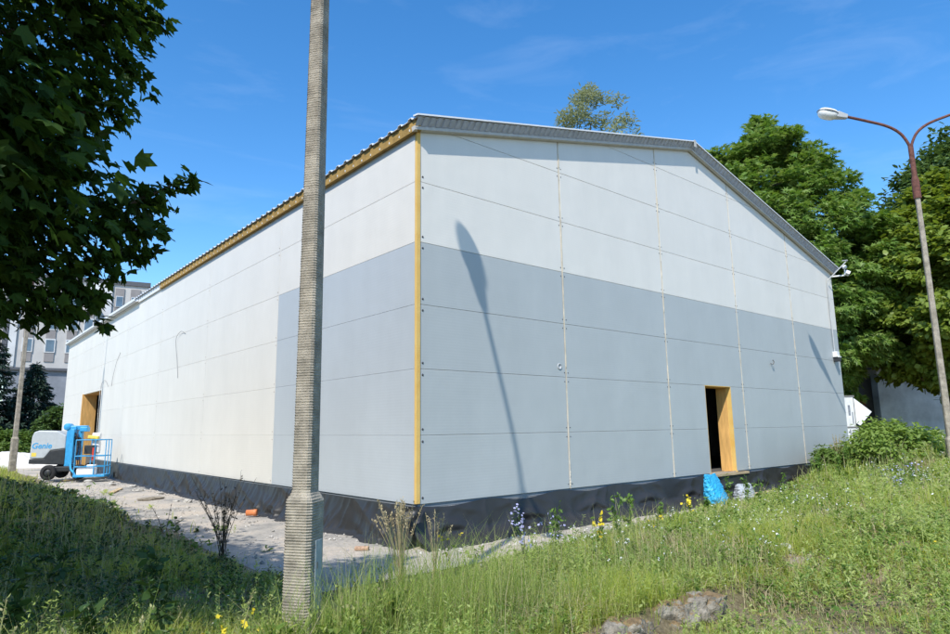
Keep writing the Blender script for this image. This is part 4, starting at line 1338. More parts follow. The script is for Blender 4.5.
def frames(N, rg, droop=None):
    """random tangent frames about normals N; droop (n,3): preferred length direction"""
    t = rg.normal(size=N.shape) if droop is None else droop + 0.55 * rg.normal(size=N.shape)
    X = unit(t - N * (t * N).sum(1, keepdims=True))
    Y = np.cross(N, X)
    return X, Y


OVAL = np.array([(0, 0, 0), (0.35, 0.22, 0.02), (0.75, 0.17, 0.0), (1.0, 0, -0.08), (0.75, -0.17, 0.0), (0.35, -0.22, 0.02)], float)
OVAL_F = [(0, 1, 2, 3, 4, 5)]
MAPLE = np.array([(0, 0, 0), (-0.10, 0.28, -.02), (0.12, 0.50, -.06), (0.28, 0.30, 0.0), (0.62, 0.46, -.05), (0.60, 0.22, 0.0), (1.0, 0.0, -.10),
                  (0.60, -0.22, 0.0), (0.62, -0.46, -.05), (0.28, -0.30, 0.0), (0.12, -0.50, -.06), (-0.10, -0.28, -.02)], float)
MAPLE_F = [(0, 1, 2, 3, 4, 5), (0, 5, 6, 7, 0 + 0, 0)]
# folded along the midrib: two halves
MAPLE_F = [(0, 6, 5, 4, 3, 2), (0, 10, 9, 8, 7, 6)]
HAND = np.array([(0, 0, 0), (0.5, 0.34, -.02), (0.62, 0.62, -.12), (0.55, 0.18, 0), (1.0, 0.25, -.12), (0.62, 0, 0.02), (1.0, -0.25, -.12), (0.55, -0.18, 0), (0.62, -0.62, -.12), (0.5, -0.34, -.02)], float)
HAND_F = [(0, 5, 4, 3, 2, 1), (0, 9, 8, 7, 6, 5)]


def clump_leaves(C, Rr, per, flat, size, rg, shape=OVAL, faces=OVAL_F, up=0.55, crown_c=None, droop=0.4, shell=0.5):
    """leaves spread through ellipsoidal clumps C (n,3) of radius Rr (n)"""
    n = len(C)
    cnt = np.maximum(3, (per * np.ones(n)).astype(int)) if np.isscalar(per) else per.astype(int)
    idx = np.repeat(np.arange(n), cnt)
    d = unit(rg.normal(size=(len(idx), 3)))
    rad = rg.random(len(idx)) ** shell
    off = d * (rad * Rr[idx])[:, None]
    off[:, 2] *= flat
    Pp = C[idx] + off
    out = unit(C[idx] - crown_c + 0.6 * off) if crown_c is not None else d
    N = unit(up * np.array([0, 0, 1.0]) + 0.5 * out + 0.42 * rg.normal(size=d.shape))
    dr = out - droop * np.array([0, 0, 1.0])
    X, Y = frames(N, rg, dr)
    S = size * (0.7 + 0.6 * rg.random(len(idx)))
    return inst(shape, faces, Pp, X, Y, N, S)


def limb_tubes(mb, base, top, r0, crown, rg, n_limb=8, rad=4.0, z_lo=0.3):
    base = Vector(base); top = Vector(top)
    pts = [base.lerp(top, t) + Vector((rg.normal() * 0.12, rg.normal() * 0.12, 0)) * (t > 0) for t in np.linspace(0, 1, 8)]
    rr = [r0 * (1.35 if i == 0 else 1) * (1 - 0.85 * i / 7) for i in range(8)]
    mb.tube(pts, rr, 10)
    for k in range(n_limb):
        t = z_lo + (0.92 - z_lo) * k / max(1, n_limb - 1)
        s = base.lerp(top, t)
        a = 2.4 * k + rg.random() * 0.6
        L = rad * (1 - 0.55 * t) * (0.8 + 0.35 * rg.random())
        e = s + Vector((math.cos(a) * L, math.sin(a) * L, L * 0.45))
        md = s.lerp(e, 0.5) + Vector((0, 0, -0.12 * L))
        r1 = r0 * (1 - 0.8 * t) * 0.5
        mb.tube(bez([s, md, e], 4), list(np.linspace(r1, r1 * 0.2, 9)), 6)


def tree(name, label, loc, height, radius, crown_lo, mat_leaf, n_clump=260, per=190, size=0.32, group=None, seed=1, shape=OVAL, faces=OVAL_F,
         flat=0.5, clump_r=(0.7, 1.25), power=2.3, taper=0.55, trunk_r=0.3, inner=0.25, lean=(0, 0)):
    rg = np.random.default_rng(seed)
    root = empty(name, (loc[0], loc[1], loc[2]))
    tag(root, label, 'tree', group)
    zc = crown_lo + (height - crown_lo) * 0.42
    # clump centres: mostly near the crown's uneven surface
    d = unit(rg.normal(size=(n_clump * 2, 3)))
    lob = 0.80 + 0.42 * fbm(d[:, 0] * 2.2 + seed, d[:, 1] * 2.2 + d[:, 2] * 2.9, seed + 5) / 0.47 * 0.5
    r = np.where(rg.random(len(d)) < inner, rg.random(len(d)) ** 0.5 * 0.75, 0.80 + 0.18 * rg.random(len(d))) * lob
    zz = np.where(d[:, 2] > 0, d[:, 2] * (height - zc), d[:, 2] * (zc - crown_lo))
    wid = radius * np.where(d[:, 2] > 0, 1 - (1 - taper) * np.clip(d[:, 2], 0, 1) ** power, 1.0)
    C = np.stack([d[:, 0] * wid * r, d[:, 1] * wid * r, zc + zz * r], 1)
    C[:, 0] += lean[0] * (C[:, 2] / height); C[:, 1] += lean[1] * (C[:, 2] / height)
    C = C[:n_clump]
    Rr = rg.uniform(*clump_r, n_clump)
    V, F = clump_leaves(C, Rr, per * (Rr / np.mean(Rr)) ** 2, flat, size, rg, shape, faces, crown_c=np.array([0, 0, zc - 0.2 * height]), shell=0.45)
    np_mesh('crown', V, F, mat_leaf, root)
    mb = MB(); limb_tubes(mb, (0, 0, -0.4), (lean[0] * 0.9, lean[1] * 0.9, height * 0.88), trunk_r, C, rg, 11, radius * 0.8, max(0.12, crown_lo / height))
    mb.build('trunk', M['bark'], root)
    return root


G = 'big leafy trees right of the hall'
tree('chestnut_tree', 'broad chestnut tree right behind the hall eave, with layered leafy crown', (26.6, 6.0, 0.4), 17.2, 5.3, 1.8, M['chestnut'], 620, 120, 0.34, G, 11, HAND, HAND_F, flat=0.5, clump_r=(0.45, 1.0), taper=0.42, trunk_r=0.42)
tree('lime_tree', 'yellowish green tree behind the forked lamp post', (31.0, -0.6, 0.4), 13.2, 5.2, 2.6, M['lime'], 540, 120, 0.30, G, 12, OVAL * np.array([1, 1.35, 1]), OVAL_F, flat=0.5, clump_r=(0.4, 0.95), taper=0.45, trunk_r=0.36)
tree('maple_tree', 'tall dark green tree at the right edge, rising behind the yellowish one', (45.3, 1.4, 0.4), 19.8, 5.2, 4.0, M['dark_tree'], 520, 150, 0.42, G, 13, OVAL, OVAL_F, flat=0.6, clump_r=(0.9, 1.7), taper=0.6, trunk_r=0.45)
tree('dark_maple_tree', 'dark tree filling the gap behind the chestnut and the garage', (42.0, 10.5, 0.4), 13.5, 6.4, 2.0, M['dark_tree'], 300, 190, 0.42, G, 14, OVAL, OVAL_F, flat=0.6, clump_r=(0.9, 1.7), trunk_r=0.4)
tree('tall_maple_tree', 'green treetop just showing over the right roof slope', (33.5, 15.0, 0.4), 16.8, 5.0, 4.0, M['dark_tree'], 260, 170, 0.4, G, 15, OVAL, OVAL_F, flat=0.55, clump_r=(0.8, 1.4), trunk_r=0.4)
tree('willow_tree', 'thin pale treetop showing over the middle of the roof', (27.6, 18.0, 0.4), 25.6, 3.4, 12.0, M['willow'], 210, 90, 0.36, None, 16, OVAL * np.array([1, 0.55, 1]), OVAL_F, flat=0.8, clump_r=(0.45, 0.85), inner=0.3, taper=0.75, trunk_r=0.25)
for i, (x, y, h, r, lab) in enumerate([(52, 22, 14, 7, 'distant green tree right of the hall, behind the chestnut'), (56, -6, 15, 8, 'distant tree beyond the garage at the right edge'), (50, 8, 12, 7, 'distant low tree behind the garage roof')]):
    tree('broadleaf_tree', lab, (x, y, 0.2), h, r, 1.0, M['dark_tree'], 170, 170, 0.6, 'distant trees beyond the garage', 40 + i, flat=0.6, clump_r=(1.1, 2.0), trunk_r=0.4)


def conifer(loc, h, r, seed, label):
    rg = np.random.default_rng(seed)
    root = empty('spruce_tree', loc); tag(root, label, 'tree', 'spruces far left')
    Vs = []; Fs = []; off = 0
    levels = 26
    Pp = []; D = []
    for l in range(levels):
        t = l / (levels - 1)
        z = 0.6 + (h - 0.9) * t; R_ = r * (1 - t) ** 0.85 + 0.12
        nb = int(14 - 8 * t)
        for b in range(nb):
            a = rg.random() * 6.283
            L = R_ * rg.uniform(0.7, 1.08)
            n = int(16 + 60 * L / r)
            s = rg.random(n) ** 0.6
            dx = np.stack([np.cos(a) * s * L, np.sin(a) * s * L, -0.22 * s * L + 0.14 * (s ** 3) * L], 1)
            side = rg.normal(size=n)[:, None] * np.array([[-math.sin(a), math.cos(a), 0]]) * (0.16 * L * (1.1 - s))[:, None]
            Pp.append(np.array([0, 0, z]) + dx + side + rg.normal(size=(n, 3)) * 0.05)
            D.append(np.tile(np.array([math.cos(a), math.sin(a), -0.45]), (n, 1)) + 0.5 * rg.normal(size=(n, 3)))
    Pp = np.vstack(Pp); D = unit(np.vstack(D))
    N = unit(np.array([0, 0, 1.0]) + 0.5 * rg.normal(size=D.shape))
    X = unit(D); Y = unit(np.cross(N, X)); Z = np.cross(X, Y)
    tm = np.array([(0, 0.05, 0), (0, -0.05, 0), (0.7, -0.12, -0.03), (1, 0, -.08), (0.7, 0.12, -0.03)], float)
    V, F = inst(tm, [(0, 1, 2, 3, 4)], Pp, X, Y, Z, np.full(len(Pp), 0.42) * (0.7 + 0.6 * rg.random(len(Pp))))
    np_mesh('crown', V, F, M['spruce'], root)
    mb = MB(); mb.tube([(0, 0, -0.3), (0, 0, h * 0.5), (0, 0, h)], [0.2, 0.12, 0.03], 8); mb.build('trunk', M['bark'], root)


conifer((-3.0, 52.0, 0.0), 11.8, 3.0, 61, 'dark spruce at the far left behind the thin lamp post')
conifer((0.2, 53.5, 0.0), 7.6, 2.8, 62, 'shorter dark spruce nearer the hall, before the grey base wall')
conifer((-6.6, 54.0, 0.0), 12.6, 3.2, 63, 'dark spruce at the left frame edge')


def shrub(name, label, loc, rx, ry, h, mat_leaf, n_clump, per, size, seed, group=None, shape=OVAL, faces=OVAL_F, cat='shrub', clump_r=(0.25, 0.45)):
    rg = np.random.default_rng(seed)
    root = empty(name, loc); tag(root, label, cat, group)
    d = unit(rg.normal(size=(n_clump, 3))); d[:, 2] = np.abs(d[:, 2])
    r = 0.45 + 0.5 * rg.random(n_clump) ** 0.6
    C = np.stack([d[:, 0] * rx * r, d[:, 1] * ry * r, 0.1 + d[:, 2] * h * r], 1)
    V, F = clump_leaves(C, rg.uniform(*clump_r, n_clump), per, 0.7, size, rg, shape, faces, crown_c=np.array([0, 0, -0.3]), shell=0.5)
    np_mesh('foliage', V, F, mat_leaf, root)
    mb = MB()
    for i in range(0, n_clump, max(1, n_clump // 14)):
        mb.tube(bez([(C[i, 0] * 0.1, C[i, 1] * 0.1, -0.1), (C[i, 0] * 0.5, C[i, 1] * 0.5, C[i, 2] * 0.6), tuple(C[i])], 3), [0.03, 0.024, 0.02, 0.016, 0.012, 0.01, 0.008], 5)
    mb.build('stem', M['twig'], root)
    return root


shrub('hedge_shrub', 'sunny green hedge shrub at the left frame edge beyond the boom lift', (-5.5, 44.0, 0.2), 3.2, 1.6, 1.9, M['shrub'], 130, 120, 0.20, 71, 'hedge beyond the boom lift', clump_r=(0.35, 0.7))
shrub('hedge_shrub', 'sunny green hedge shrub behind the heap of white rubble', (-1.6, 45.5, 0.2), 3.0, 1.6, 1.75, M['shrub'], 130, 120, 0.20, 72, 'hedge beyond the boom lift', clump_r=(0.35, 0.7))
shrub('hedge_shrub', 'darker tall shrub against the far end of the long wall', (1.6, 47.5, 0.2), 2.2, 1.5, 3.6, M['dark_tree'], 130, 120, 0.24, 73, 'hedge beyond the boom lift', clump_r=(0.35, 0.7))
shrub('elder_bush', 'lush green bush at the foot of the forked lamp post', (14.6, -2.5, 0.72), 1.9, 1.3, 1.1, M['herb_mid'], 120, 60, 0.13, 74, clump_r=(0.2, 0.5))
shrub('elder_bush', 'leafy green bush below the arrow board at the hall corner', (19.6, -1.6, 0.6), 1.3, 1.0, 0.7, M['herb_light'], 70, 50, 0.13, 75)
shrub('elder_bush', 'bushy weeds growing against the foil at the right end of the gable', (14.4, -0.9, 0.45), 1.0, 0.6, 0.7, M['shrub'], 60, 60, 0.11, 76, clump_r=(0.15, 0.3))
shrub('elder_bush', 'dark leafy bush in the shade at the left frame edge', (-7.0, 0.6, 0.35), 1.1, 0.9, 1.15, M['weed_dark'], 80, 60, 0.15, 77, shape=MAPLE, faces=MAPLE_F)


# the maple overhead on the left, and its neighbour outside the frame
def survey(px, py, depth):
    """point of the real scene seen at that place of the photo, that many metres deep"""
    return CAM + depth * (FWD + RIGHT * ((px - 475) / 641.2) + UP * ((317 - py) / 641.2))


def shade_maple():
    rg = np.random.default_rng(91)
    root = empty('maple_tree', (-9.4, -1.6, 0.3))
    tag(root, 'dark leafy maple overhanging the upper left corner, its trunk outside the frame', 'tree')
    base = np.array(root.location)
    C = []; Rr = []
    # boughs that hang into view
    fix = [(20, 20, 5.0, .55), (75, 35, 5.1, .5), (108, 25, 5.2, .36), (136, 22, 5.3, .24), (158, 18, 5.35, .10), (100, 72, 5.1, .38), (60, 92, 5.0, .48), (12, 112, 4.9, .52),
           (92, 112, 5.1, .34), (55, 148, 5.0, .42), (20, 175, 4.9, .5), (122, 60, 5.3, .22), (138, 75, 5.3, .12), (116, 108, 5.25, .12),
           (92, 205, 5.2, .42), (128, 205, 5.3, .30), (150, 202, 5.4, .22), (172, 186, 5.5, .13), (188, 178, 5.5, .10), (112, 235, 5.2, .28), (140, 230, 5.3, .17), (160, 232, 5.35, .07),
           (60, 225, 5.0, .5), (15, 240, 4.9, .55), (92, 262, 5.1, .30), (55, 280, 5.0, .38), (15, 290, 4.8, .40), (88, 296, 5.1, .17), (108, 272, 5.2, .13), (35, 310, 4.9, .24), (70, 308, 5.0, .20), (132, 255, 5.3, .12), (150, 250, 5.35, .07), (100, 322, 5.2, .07),
           (130, 8, 5.3, .25), (90, 0, 5.2, .5), (50, -40, 5.2, .7), (110, -50, 5.4, .5), (-40, 60, 5.0, .8), (-50, 200, 4.9, .8), (-40, 290, 4.8, .55), (140, -40, 5.5, .4)]
    for (x, y, D, r) in fix:
        C.append(np.array(survey(x, y, D))); Rr.append(r)
    ends = [np.array(c) for c in C]
    # the rest of the crown, above and behind towards the sun; kept off the sunlit ground in front
    tries = 0
    while len(C) < 430 and tries < 60000:
        tries += 1
        p = np.array([rg.uniform(-14.0, -4.6), rg.uniform(-7.5, 6.0), rg.uniform(2.6, 10.5)])
        e = ((p[0] + 9.3) / 4.9) ** 2 + ((p[1] + 1.2) / 6.2) ** 2 + ((p[2] - 6.3) / 4.3) ** 2
        u = p[0] + 0.733 * p[2]; v = p[1] + 0.444 * p[2]
        if e > 1 or u > -2.35 or v < -2.1: continue
        q = p - np.array(CAM); dep = q @ np.array(FWD)
        if np.linalg.norm(q) < 2.5: continue
        if dep > 0.5:
            # stays out of the open sky right of the visible boughs
            sx = 475 + 641.2 * (q @ np.array(RIGHT)) / dep; sy = 317 - 641.2 * (q @ np.array(UP)) / dep
            if sx > 40 or (sy > 270 and sx > -60): continue
        C.append(p); Rr.append(rg.uniform(0.6, 0.95))
    C = np.array(C); Rr = np.array(Rr)
    per = np.where(np.arange(len(C)) < len(fix), 185 * (Rr / 0.5) ** 2 + 9, 4)
    nf = len(fix)
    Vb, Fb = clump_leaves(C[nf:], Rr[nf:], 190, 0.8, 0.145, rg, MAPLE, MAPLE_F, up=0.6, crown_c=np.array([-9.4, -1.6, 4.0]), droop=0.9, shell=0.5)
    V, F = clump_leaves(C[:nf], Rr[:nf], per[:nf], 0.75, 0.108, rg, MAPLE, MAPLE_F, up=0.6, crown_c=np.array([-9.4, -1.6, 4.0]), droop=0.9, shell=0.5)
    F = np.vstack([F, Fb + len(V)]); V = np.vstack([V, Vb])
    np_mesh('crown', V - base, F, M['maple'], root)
    mb = MB()
    mb.tube([(0, 0, -0.4), (0.1, 0, 2.0), (0.0, 0.1, 4.5), (0.1, 0, 8.5)], [0.34, 0.26, 0.2, 0.05], 12)
    for k in (0, 2, 6, 8, 14, 16, 20, 24):
        e = Vector(ends[k]) - root.location
        s = Vector((0.05, 0.0, max(2.0, e.z * 0.62)))
        mb.tube(bez([s, s.lerp(e, 0.5) + Vector((0, 0, 0.25)), e], 5), list(np.linspace(0.07, 0.008, 11)), 6)
    # the leafy twig that reaches furthest right
    a, b = Vector(ends[15]) - root.location, Vector(ends[18]) - root.location
    mb.tube([a, a.lerp(b, 0.5), b], [0.02, 0.012, 0.004], 6)
    mb.build('trunk', M['bark'], root)


shade_maple()


def neighbour():
    rg = np.random.default_rng(93)
    root = empty('maple_tree', (-10.2, 8.0, 0.3))
    tag(root, 'leafy maple left of the frame, shading the grass bank along the long wall', 'tree')
    C = []
    while len(C) < 240:
        p = np.array([rg.uniform(-15, -4.6), rg.uniform(1.5, 12.5), rg.uniform(2.2, 9.5)])
        e = ((p[0] + 10.2) / 4.8) ** 2 + ((p[1] - 7.5) / 6.5) ** 2 + ((p[2] - 5.6) / 3.9) ** 2
        u = p[0] + 0.733 * p[2]
        q = p - np.array(CAM); dep = q @ np.array(FWD)
        sx = 475 + 641.2 * (q @ np.array(RIGHT)) / dep if dep > 0.5 else -999
        if e > 1 or u > -3.0 or sx > -70: continue
        C.append(p)
    C = np.array(C); Rr = rg.uniform(0.7, 1.1, len(C))
    V, F = clump_leaves(C, Rr, 190, 0.8, 0.24, rg, MAPLE, MAPLE_F, crown_c=np.array([-10.2, 8, 4.0]), droop=0.8)
    np_mesh('crown', V - np.array(root.location), F, M['maple'], root)
    mb = MB(); limb_tubes(mb, (0, 0, -0.4), (0, 0, 8.2), 0.3, C, rg, 8, 3.4, 0.3); mb.build('trunk', M['bark'], root)


neighbour()


# ---------------------------------------------------------------- grass
def in_view(x, y, margin=0.10):
    q = np.stack([x - CAM.x, y - CAM.y, np.zeros_like(x) - 0.6], 1)
    dep = q @ np.array(FWD); rt = q @ np.array(RIGHT)
    return (dep > 0.8) & (np.abs(rt / np.maximum(dep, 0.1)) < 0.741 + margin)


def scatter(n, dmin, dmax, rg, power=0.5):
    """points over the ground wedge in front of the camera, denser close by"""
    th = rg.uniform(-0.76, 0.76, n) + math.atan2(FWD.x, FWD.y)
    d = dmin + (dmax - dmin) * rg.random(n) ** (1 / power * 0.5)
    return CAM.x + np.sin(th) * d, CAM.y + np.cos(th) * d, d


def grass_ok(x, y, thresh_noise, rg):
    d = paved_out(x, y)
    edge = d > 0.05 + 0.5 * rg.random(len(x)) ** 1.5 + 1.1 * (fbm(x * 1.5, y * 1.5, 140) - 0.5)
    edge |= (d > -0.9) & (rg.random(len(x)) < 0.10 * sstep(0.5, 0.62, fbm(x * 2.2, y * 2.2, 141)))
    inside = (x > -0.3) & (x < 18.3) & (y > -0.45) & (y < 37)
    bare = fbm(x * 0.55 + 3, y * 0.55, 120)
    nearbare = fbm(x * 1.3, y * 1.3, 123)
    # dry, thin ground in the lower right
    thin = sstep(-1.8, -0.5, x) * sstep(-5.5, -6.1, y) * 0.5 * sstep(0.30, 0.5, fbm(x * 1.1 + 2, y * 1.1, 128)) * 1.3
    thin2 = 0.5 * np.exp(-(((x - 10.7) / 1.1) ** 2 + ((y + 3.0) / 0.7) ** 2))
    shade_bare = 0.8 * ((x < -2.3) & (y > -2.4)) * sstep(0.44, 0.56, fbm(x * 0.8 + 5, y * 0.8, 126))
    keep = rg.random(len(x)) < np.clip(1.25 - shade_bare - (thresh_noise + 0.25) * sstep(0.48, 0.62, bare) - thin * 1.2 - thin2 * 1.6 - 0.55 * sstep(0.5, 0.7, nearbare), 0.04, 1)
    kerb = (x > -3.0) & (x < 0.0) & (np.abs(y + 5.24 - 0.02 * x) < 0.16) & (rg.random(len(x)) > 0.10)
    kerb |= (x > -3.0) & (x < 0.1) & (y < -5.38) & (y > -5.85) & (rg.random(len(x)) > 0.42)
    kerb |= (x > 1.4) & (x < 2.1) & (y < -5.1) & (y > -5.7) & (rg.random(len(x)) > 0.3)
    return edge & ~inside & keep & ~kerb


def blades(name, label, n, dmin, dmax, hmin, hmax, wid, mats, seed, power=0.6, bend=0.5, thresh=0.5, patch=None, seg=2):
    rg = np.random.default_rng(seed)
    x, y, d = scatter(n, dmin, dmax, rg, power)
    k = in_view(x, y) & grass_ok(x, y, thresh, rg)
    if patch is not None: k &= patch(x, y, rg)
    x, y, d = x[k], y[k], d[k]
    z = ground_z(x, y) - 0.01
    n = len(x)
    clump = fbm(x * 0.9, y * 0.9, seed + 3)
    h = (hmin + (hmax - hmin) * rg.random(n) ** 1.6) * (0.25 + 1.75 * sstep(0.25, 0.7, clump))
    edge = sstep(0.0, 1.2, paved_out(x, y)); h *= 0.45 + 0.55 * edge
    h *= 1 - 0.55 * ((x > -3.0) & (x < 0.1) & (y < -5.3) & (y > -6.0))
    h *= 1 - 0.5 * sstep(-1.8, -0.5, x) * sstep(-5.4, -6.0, y)
    a = rg.uniform(0, 2 * math.pi, n)
    lean = np.stack([np.cos(a), np.sin(a), np.zeros(n)], 1)
    side = np.stack([-np.sin(a), np.cos(a), np.zeros(n)], 1)
    w = wid * (0.6 + 0.8 * rg.random(n)) * np.clip(d / 7.0, 0.75, 3.2)
    b = bend * (0.2 + 1.0 * rg.random(n) ** 1.3) * h
    P0 = np.stack([x, y, z], 1)
    up = np.array([0, 0, 1.0])
    P1 = P0 + lean * (b * 0.28)[:, None] + up * (h * 0.55)[:, None]
    P2 = P0 + lean * b[:, None] + up * (h * (1 - 0.18 * bend))[:, None]
    sw_ = side * (w / 2)[:, None]
    V = np.stack([P0 - sw_, P0 + sw_, P1 + sw_ * 0.8, P2, P1 - sw_ * 0.8], 1).reshape(-1, 3)
    F = ((np.arange(n) * 5)[:, None, None] + np.array([(0, 1, 2), (0, 2, 4), (4, 2, 3)])[None]).reshape(-1, 3)
    o = np_mesh(name, V, F, mats)
    tag(o, label, 'grass', None, 'stuff')
    return o


blades('grass', 'fresh green grass covering the bank before the hall', 380000, 2.6, 13, 0.05, 0.19, 0.0062, M['grass'], 201, 0.62, 0.8, 0.75)
blades('far_grass', 'green grass further off round the hall and along its long side', 260000, 11, 48, 0.10, 0.36, 0.0066, M['grass'], 202, 0.55)
blades('tall_grass', 'taller pale grass stalks standing among the green', 22000, 2.6, 26, 0.22, 0.55, 0.0048, M['grass_tall'], 203, 0.6, 0.7, 0.3,
       patch=lambda x, y, rg: rg.random(len(x)) < sstep(0.42, 0.58, fbm(x * 0.6, y * 0.6, 150)))
blades('straw', 'dry straw and dead blades lying in the grass', 90000, 2.6, 20, 0.05, 0.22, 0.0055, M['straw'], 204, 0.6, 1.6, 0.1)
# the tall light tuft left and right of the near pole
blades('tall_grass', 'rank light green grass at the foot of the near lamp post', 75000, 2.7, 9, 0.12, 0.55, 0.0052, M['grass_mix'], 205, 0.62, 0.8, 0.2,
       patch=lambda x, y, rg: rg.random(len(x)) < np.clip(np.exp(-(((x + 2.6) / 1.6) ** 2 + ((y + 3.6) / 1.0) ** 2)) + 0.6 * np.exp(-(((x + 0.6) / 1.8) ** 2 + ((y + 4.1) / 0.7) ** 2)) + 1.0 * np.exp(-(((x + 4.35) / 0.75) ** 2 + ((y + 4.75) / 0.45) ** 2)), 0, 1))


def ground_cover(name, label, n, dmin, dmax, size, mats, seed, patch=None, hmax=0.18, shape=OVAL, faces=OVAL_F):
    rg = np.random.default_rng(seed)
    x, y, d = scatter(n, dmin, dmax, rg, 0.6)
    k = in_view(x, y) & grass_ok(x, y, 0.6, rg)
    k &= rg.random(len(x)) < sstep(0.40, 0.56, fbm(x * 0.8, y * 0.8, seed + 1))
    if patch is not None: k &= patch(x, y, rg)
    x, y, d = x[k], y[k], d[k]; n = len(x)
    Pp = np.stack([x, y, ground_z(x, y) + rg.random(n) * hmax * (0.4 + 1.2 * fbm(x * 1.1, y * 1.1, seed + 2))], 1)
    N = unit(np.array([0, 0, 1.0]) + 0.55 * rg.normal(size=(n, 3)))
    X, Y = frames(N, rg)
    V, F = inst(shape, faces, Pp, X, Y, N, size * (0.6 + 0.8 * rg.random(n)) * np.clip(d / 8, 0.8, 2.6))
    tag(np_mesh(name, V, F, mats), label, 'ground cover', None, 'stuff')


ground_cover('weeds', 'low broad leaved weeds mixed into the grass', 150000, 2.6, 26, 0.055, M['broadleaf'], 301)
ground_cover('yellow_florets', 'tiny yellow flowers dotted over the dry ground at the lower right', 9000, 3.0, 9.5, 0.020, M['petal_yellow'], 302,
             patch=lambda x, y, rg: (rg.random(len(x)) < 0.6 * sstep(-2.0, -0.5, x) * sstep(-5.2, -5.7, y) + 0.03), hmax=0.16)
ground_cover('white_florets', 'tiny white flowers dotted through the meadow grass', 22000, 3.6, 24, 0.026, M['petal_white'], 303,
             patch=lambda x, y, rg: (rg.random(len(x)) < 0.5 * sstep(-1.0, 2.0, x) * sstep(0, -1.5, y) * sstep(-6.2, -5.0, y) + 0.02), hmax=0.42)



def herbs(name, label, n, dmin, dmax, hmin, hmax, leaf, n_leaf, mats, seed, patch=None, width=0.6, head=None):
    """leafy upright stems, too many to count"""
    rg = np.random.default_rng(seed)
    x, y, d = scatter(n, dmin, dmax, rg, 0.6)
    k = in_view(x, y) & grass_ok(x, y, 0.5, rg)
    if patch is not None: k &= patch(x, y, rg)
    x, y, d = x[k], y[k], d[k]; n = len(x)
    edge = 0.5 + 0.5 * sstep(0.0, 1.0, paved_out(x, y))
    h = (hmin + (hmax - hmin) * rg.random(n) ** 1.3) * (0.6 + 0.8 * fbm(x * 0.9, y * 0.9, seed + 3)) * edge
    h *= 1 - 0.5 * ((x > -3.0) & (x < 0.1) & (y < -5.3) & (y > -6.1))
    a = rg.uniform(0, 6.283, n); tilt = h * 0.6 * rg.random(n)
    base = np.stack([x, y, ground_z(x, y) - 0.01], 1); tip = base + np.stack([np.cos(a) * tilt, np.sin(a) * tilt, h], 1)
    sd = np.stack([-np.sin(a), np.cos(a), 0 * a], 1) * (0.0028 * np.clip(d / 7, .8, 3))[:, None]
    Vs = np.stack([base - sd, base + sd, tip], 1).reshape(-1, 3)
    Fs = (np.arange(n) * 3)[:, None] + np.arange(3)[None]
    idx = np.repeat(np.arange(n), n_leaf); m = len(idx)
    t = 0.12 + 0.85 * rg.random(m)
    Pp = base[idx] + (tip - base)[idx] * t[:, None]
    az = rg.uniform(0, 6.283, m)
    X = unit(np.stack([np.cos(az), np.sin(az), 0.35 + 0.5 * rg.normal(size=m)], 1))
    Z = unit(np.array([0, 0, 1.0]) - X * X[:, 2:3] + 0.25 * rg.normal(size=(m, 3))); Y = unit(np.cross(Z, X)); Z = np.cross(X, Y)
    S = leaf * (0.55 + 0.9 * rg.random(m)) * (1.15 - 0.7 * t) * np.clip(d[idx] / 8, 0.85, 2.4)
    tm = OVAL * np.array([1, width, 1])
    tri = [(0, 1, 5), (1, 2, 5), (2, 4, 5), (2, 3, 4)]
    V, F = inst(tm, tri, Pp, X, Y, Z, S)
    Vall = [Vs, V]; Fall = [Fs, F + len(Vs)]
    if head:
        kh = head[0]; idh = np.repeat(np.arange(n), kh); mh = len(idh)
        Ph = tip[idh] - (tip - base)[idh] * (rg.random(mh) * head[2])[:, None] + rg.normal(size=(mh, 3)) * 0.006
        Xh = unit(rg.normal(size=(mh, 3)) * 0.6 + np.array([0, 0, 1.0])); Zh = unit(np.cross(Xh, rg.normal(size=(mh, 3)))); Yh = np.cross(Zh, Xh)
        Vh, Fh = inst(tm, tri, Ph, Xh, Yh, Zh, head[1] * (0.7 + 0.6 * rg.random(mh)) * np.clip(d[idh] / 8, 0.85, 2.2))
        Fall.append(Fh + len(Vs) + len(V)); Vall.append(Vh)
    tag(np_mesh(name, np.vstack(Vall), np.vstack(Fall), mats), label, 'weeds', None, 'stuff')


herbs('meadow_herbs', 'leafy light green herbs growing through the grass of the bank', 42000, 2.8, 24, 0.08, 0.40, 0.062, 14, M['herb_light'], 701,
      patch=lambda x, y, rg: rg.random(len(x)) < sstep(0.36, 0.56, fbm(x * 0.7, y * 0.7, 702)) * (1 - 0.85 * ((x < -2.3) & (y > -2.2))))  # light herbs thinned out under the trees so the shaded bank looks darker
herbs('meadow_herbs', 'darker leafy herbs growing through the grass of the bank', 36000, 2.8, 24, 0.08, 0.36, 0.068, 13, M['herb_mid'], 711,
      patch=lambda x, y, rg: rg.random(len(x)) < sstep(0.38, 0.58, fbm(x * 0.8 + 9, y * 0.8, 712)), width=0.9)
herbs('rank_herbs', 'tall leafy herbs standing over the grass in the foreground', 14000, 2.8, 22, 0.25, 0.66, 0.07, 20, M['herb_light'], 751,
      patch=lambda x, y, rg: (y < -2.4) & (rg.random(len(x)) < sstep(0.48, 0.6, fbm(x * 1.3, y * 1.3, 752))), width=0.7, head=(6, 0.016, 0.12))
herbs('shade_darkened_herbs', 'leafy herbs covering the bank, coloured dark to deepen the tree shade', 22000, 3.5, 24, 0.10, 0.42, 0.075, 13, M['weed_dark'], 741,
      patch=lambda x, y, rg: ((x < -2.0) & (y > -3.0)) & (rg.random(len(x)) < sstep(0.34, 0.5, fbm(x * 0.6, y * 0.6, 742))), width=1.1)  # darker leaf colour used here to deepen the tree shade
